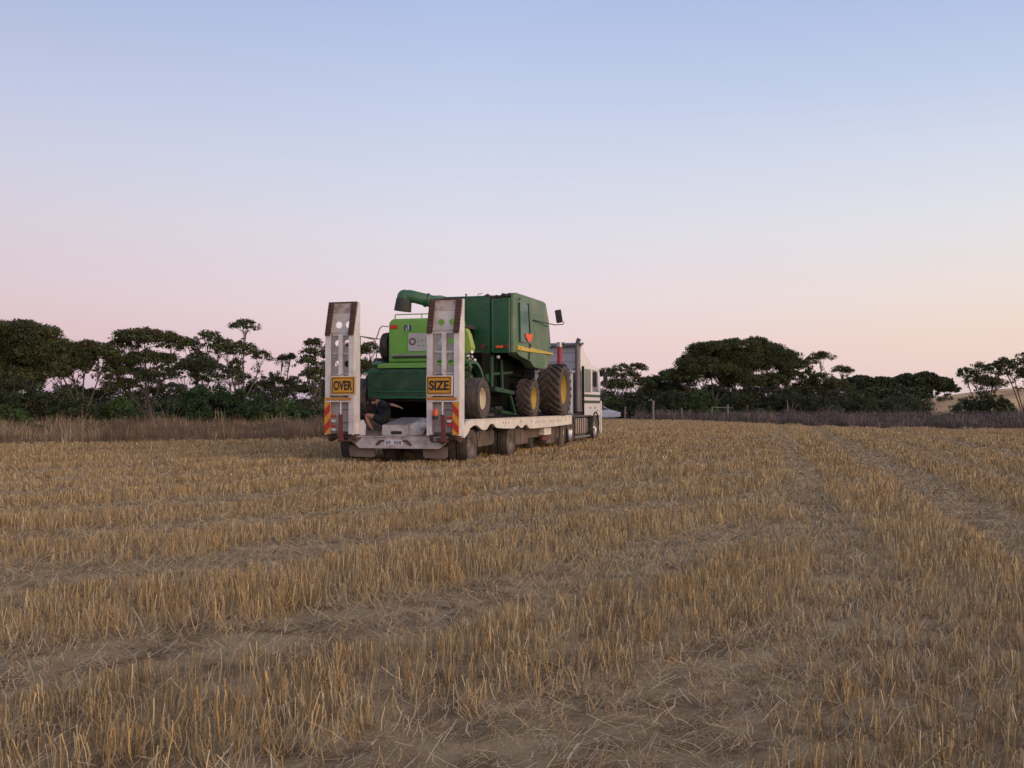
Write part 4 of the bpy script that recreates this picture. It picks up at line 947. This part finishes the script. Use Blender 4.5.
def tree(d, bx, lobes, label, col=OLIVE, leaf=.175, by=None, stems=None, seed=0, name='mallee_tree', group=TREES, ground=0., density=1.):
    """lobes: (px, py, rx, ry) measured at distance d, turned into metres"""
    k = d/1000.; wx = (bx-512)*k; zg = ground
    root = world_root(name, wx, d, zg, label, 'tree', group)
    rnd = random.Random(seed+int(bx)*7+int(d))
    cents, radii, counts = [], [], []; tm = MB()
    for (px,py,rx,ry) in lobes:
        X = (px-512)*k-wx; Z = EYE+(405-py)*k-zg; RX = rx*k; RZ = ry*k*1.15; RY = RX*.85; Y = rnd.uniform(-.35,.35)*RX
        nc = max(6, int(8+RX*max(RX,RZ)*11)); tips = []
        for i in range(nc):
            t = rnd.uniform(0,2*math.pi); q = math.sqrt(rnd.random())*.86
            cx, cy = X+math.cos(t)*q*RX, Y+math.sin(t)*q*RY
            dome = math.sqrt(max(0,1-q*q))
            cz = Z + RZ*(dome*rnd.uniform(-.25,1.0)**1.0-.15)*.95 if rnd.random() < .6 else Z + RZ*(dome*.85-.12)
            r = rnd.uniform(.34,.68)*max(.32,min(RX*.42,RZ*.95)); 
            cents.append((cx,cy,cz)); radii.append((r*1.2,r*1.2,r*.72)); counts.append(int(max(30, 300*r*r*density*(.26/leaf)**1.6))); tips.append((cx,cy,cz-r*.3))
        for i in range(int(10+RX*5)):      # loose sprays round the rim and on top
            t = rnd.uniform(0,2*math.pi); q = rnd.uniform(.78,1.12); r = rnd.uniform(.12,.26)
            cents.append((X+math.cos(t)*q*RX, Y+math.sin(t)*q*RY, Z+RZ*(rnd.uniform(-.45,.35)))); radii.append((r*1.5,r*1.5,r)); counts.append(int(16+200*r*r))
            q = rnd.random()*.85; cents.append((X+math.cos(t)*q*RX, Y+math.sin(t)*q*RY, Z+RZ*(.98*math.sqrt(1-q*q)-.02))); radii.append((r*1.2,r*1.2,r*1.1)); counts.append(int(12+160*r*r))
        # stem to the lobe, then twigs to the clumps
        bxo = rnd.uniform(-.35,.35)*min(1,RX); hub = Vector((X*.92, Y, Z-RZ*1.05)); base = Vector((bxo,rnd.uniform(-.3,.3),-.15))
        m1 = base.lerp(hub,.35)+Vector((rnd.uniform(-.3,.3),rnd.uniform(-.3,.3),0)); m1.x = base.x+(hub.x-base.x)*.22+rnd.uniform(-.15,.15)
        m2 = base.lerp(hub,.72)+Vector((rnd.uniform(-.2,.2),rnd.uniform(-.2,.2),0))
        r0 = .035+.014*min(6,RX)+.003*hub.z
        tm.tube([base,m1,m2,hub],[r0*1.3,r0,r0*.75,r0*.5],6)
        for i in range(4):                # leaves along the upper stem
            q = m2.lerp(hub, rnd.random()); r = rnd.uniform(.14,.34)
            cents.append((q.x+rnd.uniform(-.5,.5),q.y+rnd.uniform(-.5,.5),q.z+rnd.uniform(-.1,.3))); radii.append((r*1.3,r*1.3,r)); counts.append(int(20+150*r*r))
        for tcx in rnd.sample(tips, min(len(tips), 7)):
            e = Vector(tcx); mid = hub.lerp(e,.5)+Vector((rnd.uniform(-.12,.12),rnd.uniform(-.1,.1),-.08))
            st = m2.lerp(hub, rnd.random())
            tm.tube([st,mid,e],[r0*.42,r0*.28,r0*.12],5)
    tm.build('trunk', 'bark', root, True, off=Vector((0,0,0)))
    v,f,c = leaf_cloud(np.array(cents), np.array(radii), np.array(counts), leaf, col)
    np_mesh('crown', v, f, M['leaf'], root, c)
    return root
def shrub(d, lobes, label, col=DEEP, leaf=.16, name='shrub', group=SHRUBS, ground=0., density=1.):
    k = d/1000.; bx = sum(l[0] for l in lobes)/len(lobes); wx = (bx-512)*k
    root = world_root(name, wx, d, ground, label, 'shrub', group)
    rnd = random.Random(int(bx)*13+int(d)); cents, radii, counts = [], [], []; sm = MB()
    for (px,py,rx,ry) in lobes:    # py = top of the lobe, ry unused below: it reaches the ground
        X = (px-512)*k-wx; top = EYE+(405-py)*k-ground; RX = rx*k; RY = RX*.8
        nc = int(14+RX*top*14)
        for i in range(nc):
            t = rnd.uniform(0,2*math.pi); q = math.sqrt(rnd.random())
            zt = top*math.sqrt(max(0.05,1-q*q*.8)); z = zt*(rnd.random()**.6)*.88
            r = rnd.uniform(.28,.5)*min(1.1,max(.45,RX*.4))
            cents.append((X+math.cos(t)*q*RX*.9, math.sin(t)*q*RY, max(r*.5,z))); radii.append((r*1.1,r*1.1,r*.85)); counts.append(int(300*r*r*density*(.2/leaf)**1.5)+25)
        for i in range(5):
            t = rnd.uniform(0,2*math.pi); q = rnd.random()*.6; e = (X+math.cos(t)*q*RX, math.sin(t)*q*RY, top*rnd.uniform(.5,.85))
            sm.tube([(X+rnd.uniform(-.2,.2),rnd.uniform(-.2,.2),-.1),(X+math.cos(t)*q*RX*.5,math.sin(t)*q*RY*.5,top*.35),e],[.05,.035,.015],5)
    sm.build('stem', 'bark', root, True, off=Vector((0,0,0)))
    v,f,c = leaf_cloud(np.array(cents), np.array(radii), np.array(counts), leaf, col, hue=.35)
    np_mesh('foliage', v, f, M['leaf'], root, c)
    return root
#TREES_HERE
def low_bushes(name, label, a0, a1, dm, count, rlo, rhi, cols):
    a = rng.uniform(a0,a1,count); D = edge_d(a)*rng.uniform(dm[0],dm[1],count); X = a*D; Y = D
    k = rng.random(count) < patch(X*.9+2,Y*.5)*1.3; X,Y = X[k],Y[k]; n = len(X); r = rng.uniform(rlo,rhi,n)
    c = cols[rng.integers(0,len(cols),n)]
    v,f,t_ = leaf_cloud(np.stack([X,Y,r*.55],1), np.stack([r*1.3,r*1.3,r*.8],1), np.full(n,90), .11, (1,1,1), hue=.25)
    t_ = t_*np.repeat(np.repeat(c,90,0),4,0)
    o = np_mesh(name, v, f, M['weed'], None, t_); tag(o, label, 'low bushes', kind='stuff')
def thicket(name, label, rows, size, cols):
    C_, R_, K_ = [], [], []
    for (px0, px1, dd_, ytop, var, nn) in rows:
        for i in range(nn):
            px = rng.uniform(px0, px1); D = dd_*rng.uniform(.94,1.12); k = D/1000; top = EYE+(405-ytop)*k+var*k*(math.sin(px*.13+dd_)+.7*math.sin(px*.31+2))
            r = rng.uniform(.45,.9); z = max(.3, (top-r*.5)*rng.random()**.55)
            C_.append(((px-512)*k, D, z)); R_.append((r*1.2,r,r*.75)); K_.append(int(170*r*r)+20)
    n = len(C_); c = cols[rng.integers(0,len(cols),n)]
    v,f,t_ = leaf_cloud(np.array(C_), np.array(R_), np.array(K_), size, (1,1,1), hue=.3)
    t_ = t_*np.repeat(np.repeat(c,K_,0),4,0)
    o = np_mesh(name, v, f, M['leaf'], None, t_); tag(o, label, 'scrub', kind='stuff')
SC = np.array([(.045,.060,.030),(.06,.085,.036),(.035,.045,.026),(.075,.085,.05)])
thicket('scrub_thicket', 'dense dark scrub reading as one mass behind the left trees and the harvester', [(-90,345,92,397,4,520),(-90,345,104,392,4,420),(345,600,100,394,3,330)], .22, SC)
thicket('scrub_thicket', 'dense dark scrub reading as one mass under and behind the right hand trees', [(598,860,118,391,3,420),(640,840,128,384,3,420),(845,930,135,396,2,160)], .26, SC)
low_bushes('saltbush', 'grey green saltbush growing in clumps along the right edge of the paddock', .13, .64, (1.02,1.5), 1700, .3, .8, np.array([(.12,.105,.10),(.15,.115,.105),(.085,.10,.07),(.10,.095,.085)]))
low_bushes('low_scrub', 'low brown scrub along the foot of the left trees', -.64, -.05, (1.2,1.8), 900, .25, .5, np.array([(.11,.085,.065),(.08,.085,.05),(.14,.105,.08)]))
# ---- left group
tree(76, 15, [(18,336,44,13),(-20,345,40,14),(-5,362,40,14),(36,356,32,16),(10,380,40,12),(-20,384,40,12),(44,372,24,8)], 'broad dense dark mallee tree at the far left edge of the photo', seed=1)
tree(80, 84, [(52,350,26,10),(82,352,26,10),(104,356,20,9),(70,366,30,10),(56,374,16,7),(110,372,14,8)], 'rounded mallee tree with bare lower branches, right of the far left tree', seed=2)
tree(82, 150, [(145,338,34,8),(122,345,17,7),(172,344,18,8),(146,360,30,8),(118,368,16,9),(160,374,18,6),(128,386,16,6)], 'wide umbrella shaped mallee with sky showing under its flat top', seed=3)
tree(79, 194, [(196,366,22,9),(180,374,16,9),(206,378,14,7)], 'low dense dark domed mallee below the slender trees', seed=4, col=DEEP)
tree(84, 200, [(190,347,12,6),(208,338,12,6),(222,346,14,6),(199,356,9,4)], 'slender mallee with small scattered leaf clumps behind the dark dome', seed=5)
tree(80, 242, [(246,326,15,5),(240,350,16,7),(262,357,9,5),(225,352,10,5),(236,366,7,6)], 'tallest slender mallee with a separate flat tuft on top', seed=6)
tree(88, 276, [(272,381,14,6),(292,384,12,6),(284,359,5,2.5),(291,357,3.5,2)], 'sparse low mallee with two bare twigs topped by tiny tufts', seed=7)
tree(84, 314, [(309,343,5,2.5),(316,342,3.5,2),(308,352,8,3),(306,361,8,4),(321,362,12,9),(318,378,18,9),(330,350,8,5)], 'mallee with stacked leaf pads just left of the left ramp', seed=8)
tree(86, 364, [(350,352,20,7),(372,350,12,6),(356,370,22,9)], 'mallee seen between the left ramp and the harvester', seed=9)
tree(90, 430, [(420,358,26,10),(446,362,22,9)], 'mallee hidden behind the rear of the green harvester', seed=10)
tree(95, 520, [(505,362,26,9),(540,366,24,9)], 'mallee standing behind the harvester and seen under its body', seed=11)
shrub(66, [(20,368,34,0),(-20,378,34,0)], 'big dark rounded shrub at the left edge of the photo')
shrub(60, [(5,402,28,0)], 'low bright green shrub at the far left foot of the trees', col=GREEN)
shrub(66, [(62,380,28,0),(88,392,18,0)], 'dark sprawling shrub under the second tree from the left')
shrub(68, [(120,392,22,0),(104,398,14,0)], 'green shrub below the umbrella shaped mallee', col=GREEN)
shrub(70, [(150,398,18,0)], 'greyish shrub left of the large rounded bush', col=GREYG)
shrub(61, [(208,377,38,0),(240,384,30,0),(188,388,24,0)], 'large rounded dark green bush standing out in front of the left trees', col=(.038,.068,.025), leaf=.15, density=1.5)
shrub(68, [(285,395,24,0),(270,398,16,0)], 'green shrub right of the large rounded bush', col=GREEN)
shrub(69, [(318,398,22,0)], 'dull green shrub beside the left ramp', col=GREYG)
shrub(74, [(375,400,30,0),(345,398,18,0)], 'dark shrub seen under the harvester between the ramps')
shrub(78, [(450,398,34,0),(420,400,22,0)], 'dark shrub hidden behind the trailer wheels')
shrub(84, [(520,396,32,0),(560,396,28,0)], 'dark shrub behind the front of the trailer')
for i,(px,dd_,lb,ls) in enumerate(((132,96,'thin mallee half hidden behind the umbrella shaped mallee',[(128,372,18,6),(145,380,16,7),(112,382,12,6)]),
        (228,98,'thin mallee behind the large rounded bush',[(214,368,12,5),(230,376,14,7),(246,382,10,6)]),
        (262,100,'low mallee behind the gap right of the tallest tree',[(262,388,16,6),(250,394,14,6),(280,394,14,6)]),
        (300,98,'low bushy mallee beyond the shrubs beside the left ramp',[(300,392,16,6),(322,388,14,6),(334,394,12,6)]),
        (84,98,'low mallee closing the gap under the second tree from the left',[(70,392,16,6),(92,396,16,6),(108,392,12,6)]),
        (170,99,'low mallee behind the greyish shrub',[(152,394,16,6),(172,390,14,6)]))):
    tree(dd_, px, ls, lb, seed=60+i, col=DEEP)
# ---- right group
tree(112, 622, [(607,374,13,5),(622,369,10,4),(637,368,10,4),(630,377,11,4),(616,386,16,6),(640,384,14,5)], 'open branched mallee with small pads just right of the truck', seed=20)
tree(116, 662, [(655,383,18,6),(672,376,14,6),(664,392,20,8),(684,386,14,7)], 'low mallee filling the gap left of the great tree', seed=21)
tree(112, 712, [(692,362,16,8),(712,352,26,9),(735,347,26,7),(700,368,26,10),(738,362,30,12),(722,374,30,9),(682,378,20,7),(742,382,26,8)], 'great spreading dark mallee, highest of the right hand trees', seed=22)
tree(115, 768, [(756,343,14,5),(766,352,20,8),(788,357,16,6),(772,366,28,9),(796,366,18,7),(790,377,18,6),(770,382,20,7)], 'spreading mallee joined to the right side of the great tree', seed=23)
tree(118, 818, [(822,357,14,4.5),(810,362,8,3.5),(808,376,9,5),(822,381,14,7),(806,388,14,7),(832,386,10,6)], 'flat topped mallee with thin bare stems right of the joined pair', seed=24)
tree(120, 845, [(842,370,9,3.5),(848,371,6,2.5),(840,386,14,6)], 'small umbrella mallee next to the thin stemmed one', seed=25)
for i,(px,py,rx,ry,dd_,lb) in enumerate(((860,383,16,6,170,'distant rounded tree just right of the small umbrella mallee'),(884,385,16,7,180,'distant low tree at the left end of the far ridge'),(906,381,14,6,185,'distant tree with a knobbly top in the middle of the far ridge'),
        (926,378,12,5,190,'distant tree with a small raised tuft on the far ridge'),(940,383,14,5,195,'distant tree at the right end of the far ridge'),(875,396,22,7,165,'distant dark tree at the foot of the far ridge'),(905,396,24,7,168,'distant spreading dark tree above the sandy slope'))):
    tree(dd_, px, [(px,py,rx,ry),(px-rx*.5,py+5,rx*.8,ry),(px+rx*.5,py+6,rx*.8,ry)], lb, seed=30+i, leaf=.5, col=DEEP, name='distant_tree', group='distant trees on the far ridge')
tree(98, 985, [(966,374,8,5),(980,371,11,7),(994,372,10,7),(985,382,14,5),(1002,364,9,5),(974,380,10,5),(996,384,10,5)], 'open dark mallee on the sandy slope near the right edge', seed=40)
tree(100, 1024, [(1006,366,9,5),(1022,363,12,8),(1014,372,9,5),(1034,372,16,8),(1026,376,10,5)], 'mallee cut off by the right edge of the photo', seed=41)
shrub(95, [(982,388,20,0),(968,393,16,0),(998,390,15,0),(1006,395,8,0)], 'dense dark bush below the open mallee on the right')
shrub(92, [(955,402,8,0)], 'small dark shrub at the left foot of the dense right bush')
shrub(93, [(1012,403,5,0)], 'tiny green shrub on the sandy slope at the right', col=GREEN)
shrub(112, [(612,394,16,0),(600,396,12,0)], 'bright green shrub just right of the truck cab above the car', col=GREEN)
shrub(110, [(640,392,16,0),(630,396,10,0)], 'dark shrub between the first two pale fence posts')
shrub(103, [(672,386,20,0),(660,390,14,0)], 'dark shrub right of the second pale fence post')
shrub(103, [(702,386,18,0),(690,392,12,0)], 'green brown shrub left of the small gate', col=GREEN)
shrub(106, [(735,388,20,0),(750,392,14,0)], 'dark shrub behind the reddish fence post')
shrub(100, [(765,404,12,0)], 'low bright green shrub right of the reddish post', col=GREEN)
shrub(106, [(785,385,22,0),(770,390,14,0)], 'dark tangled shrub under the joined mallee')
shrub(104, [(812,390,18,0),(800,394,12,0)], 'dark green shrub under the flat topped mallee')
shrub(98, [(833,398,12,0)], 'rounded grey green bush standing before the small umbrella mallee', col=GREYG)
shrub(112, [(860,394,20,0),(845,396,14,0)], 'dark shrub between the grey green bush and the ridge')
shrub(120, [(890,398,22,0)], 'low dark shrub at the foot of the far ridge')

shrub(140, [(1000,399,14,0)], 'low scrub on the sandy slope between the two right edge trees', ground=1.2, col=GREYG)
shrub(150, [(945,394,9,0)], 'low scrub high on the sandy slope left of the open mallee', ground=1.8, col=GREYG)
shrub(128, [(918,401,12,0)], 'dark scrub at the left foot of the sandy slope')
# ------------------------------------------------------------------ fence
fe = world_root('wire_fence', PX(625,96), 96, 0, 'old wire fence of pale and reddish posts before the right hand trees', 'fence')
pts = [(598,97,1.0,'post'),(625,97,1.3,'post'),(653.5,92,1.85,'post'),(682,94,1.2,'post'),(712,96,1.3,'post'),(728,96,1.5,'post'),(747,95,1.5,'rpost'),(790,92,1.2,'rpost'),(835,88,1.1,'rpost'),(880,85,1.15,'rpost'),(921,82,1.5,'rpost'),(965,80,1.2,'rpost'),(1007,78,1.5,'rpost'),(1050,77,1.2,'rpost')]
bx0 = PX(625,96)
for px,dd_,hh,mm in pts:
    x = PX(px,dd_)-bx0; y = dd_-96
    a = MB(); r = .10 if px in (653.5,747,728) else (.07 if px < 760 else .045)
    a.tube([(x,y,-.2),(x+random.uniform(-.04,.04),y,hh*.6),(x+random.uniform(-.06,.06),y,hh)], [r,r*.95,r*.85], 7); a.build('fence_post', mm, fe, off=Vector((0,0,0)))
for z in (.35,.65,.95):
    a = MB(); a.tube([(PX(px,dd_)-bx0,dd_-96-.09,z) for px,dd_,hh,mm in pts], .006, 4); a.build('fence_wire', 'wire', fe, off=Vector((0,0,0)))
a = MB(); x0,x1 = PX(712,96)-bx0, PX(733,96)-bx0
a.tube([(x0,-.1,1.25),(x1,-.1,1.15)], .035, 6); a.build('fence_rail', 'post', fe, off=Vector((0,0,0)))

# ================================================================== SKY AND LIGHT
W = bpy.data.worlds.new('World'); S.world = W; W.use_nodes = True
nt = W.node_tree; N = nt.nodes; L = nt.links; bg = N['Background']; outw = N['World Output']
tc = N.new('ShaderNodeTexCoord'); sep = N.new('ShaderNodeSeparateXYZ'); L.new(tc.outputs['Generated'], sep.inputs[0])
def lin(c): return tuple(((v/255)/12.92 if v/255 <= .04045 else ((v/255+.055)/1.055)**2.4) for v in c)
def wramp(stops):
    r = N.new('ShaderNodeValToRGB'); L.new(sep.outputs['Z'], r.inputs[0]); e = r.color_ramp.elements; r.color_ramp.interpolation = 'EASE' if False else 'LINEAR'
    e[0].position = max(0,stops[0][0]); e[0].color = (*lin(stops[0][1]),1); e[1].position = stops[1][0]; e[1].color = (*lin(stops[1][1]),1)
    for p,c in stops[2:]: q = e.new(p); q.color = (*lin(c),1)
    return r.outputs[0]
# z = sin(elevation)
Z_ = (0,.025,.065,.104,.172,.229,.292,.374,.6,1)
def sk(*c): return wramp(list(zip(Z_, c)))
left = sk((192,174,198),(208,180,193),(217,190,200),(218,198,209),(213,204,218),(202,204,225),(188,195,225),(168,181,217),(138,152,198),(105,125,172))
mid = sk((205,185,205),(226,200,206),(232,207,213),(230,214,222),(221,218,231),(209,214,233),(195,206,234),(176,192,230),(142,160,208),(105,128,178))
right = sk((215,195,205),(235,209,203),(237,215,204),(236,222,217),(226,225,232),(213,219,235),(193,206,234),(172,189,227),(140,160,208),(105,128,178))
def xr(a_, b_):
    m_ = N.new('ShaderNodeMapRange'); m_.inputs['From Min'].default_value = a_; m_.inputs['From Max'].default_value = b_; L.new(sep.outputs['X'], m_.inputs['Value']); return m_.outputs[0]
mx0 = N.new('ShaderNodeMix'); mx0.data_type = 'RGBA'; L.new(xr(-.46,-.05), mx0.inputs[0]); L.new(left, mx0.inputs[6]); L.new(mid, mx0.inputs[7])
mx = N.new('ShaderNodeMix'); mx.data_type = 'RGBA'; L.new(xr(.0,.45), mx.inputs[0]); L.new(mx0.outputs[2], mx.inputs[6]); L.new(right, mx.inputs[7])
# afterglow of the sun that has set behind the camera to the right
SUNAZ = 125.0   # degrees clockwise from +Y
sd = Vector((math.sin(R(SUNAZ)), math.cos(R(SUNAZ)), .05)).normalized()
dp = N.new('ShaderNodeVectorMath'); dp.operation = 'DOT_PRODUCT'; L.new(tc.outputs['Generated'], dp.inputs[0]); dp.inputs[1].default_value = sd
gr = N.new('ShaderNodeMapRange'); gr.inputs['From Min'].default_value = .35; gr.inputs['From Max'].default_value = 1.; L.new(dp.outputs['Value'], gr.inputs['Value'])
gc = N.new('ShaderNodeMix'); gc.data_type = 'RGBA'; gc.blend_type = 'ADD'; gc.clamp_result = False; L.new(gr.outputs[0], gc.inputs[0]); L.new(mx.outputs[2], gc.inputs[6]); gc.inputs[7].default_value = (1.7,1.02,.50,1)
L.new(gc.outputs[2], bg.inputs['Color']); bg.inputs['Strength'].default_value = .97
sky = N.new('ShaderNodeTexSky'); sky.sky_type = 'NISHITA'; sky.sun_disc = False; sky.sun_elevation = R(1.5); sky.sun_rotation = R(SUNAZ)
bg2 = N.new('ShaderNodeBackground'); L.new(sky.outputs[0], bg2.inputs['Color']); bg2.inputs['Strength'].default_value = .03
ad = N.new('ShaderNodeAddShader'); L.new(bg.outputs[0], ad.inputs[0]); L.new(bg2.outputs[0], ad.inputs[1]); L.new(ad.outputs[0], outw.inputs['Surface'])
sl = bpy.data.lights.new('sun', 'SUN'); sl.energy = .5; sl.angle = R(35); sl.color = (1,.89,.79)
so = bpy.data.objects.new('sun', sl); COL.objects.link(so)
so.rotation_euler = (-Vector((math.sin(R(SUNAZ)), math.cos(R(SUNAZ)), .22))).to_track_quat('-Z','Y').to_euler()

# ================================================================== CAMERA
cam = bpy.data.cameras.new('camera'); co = bpy.data.objects.new('camera', cam); COL.objects.link(co)
cam.sensor_width = 36; cam.lens = 36*1000/1024; cam.clip_end = 6000; cam.clip_start = .05
co.location = (0,0,EYE); co.rotation_euler = (R(90)+math.atan(21/1000),0,0)
S.camera = co
S.view_settings.view_transform = 'Standard'; S.view_settings.look = 'None'; S.view_settings.exposure = 0; S.view_settings.gamma = 1
S.render.resolution_x = 1024; S.render.resolution_y = 768
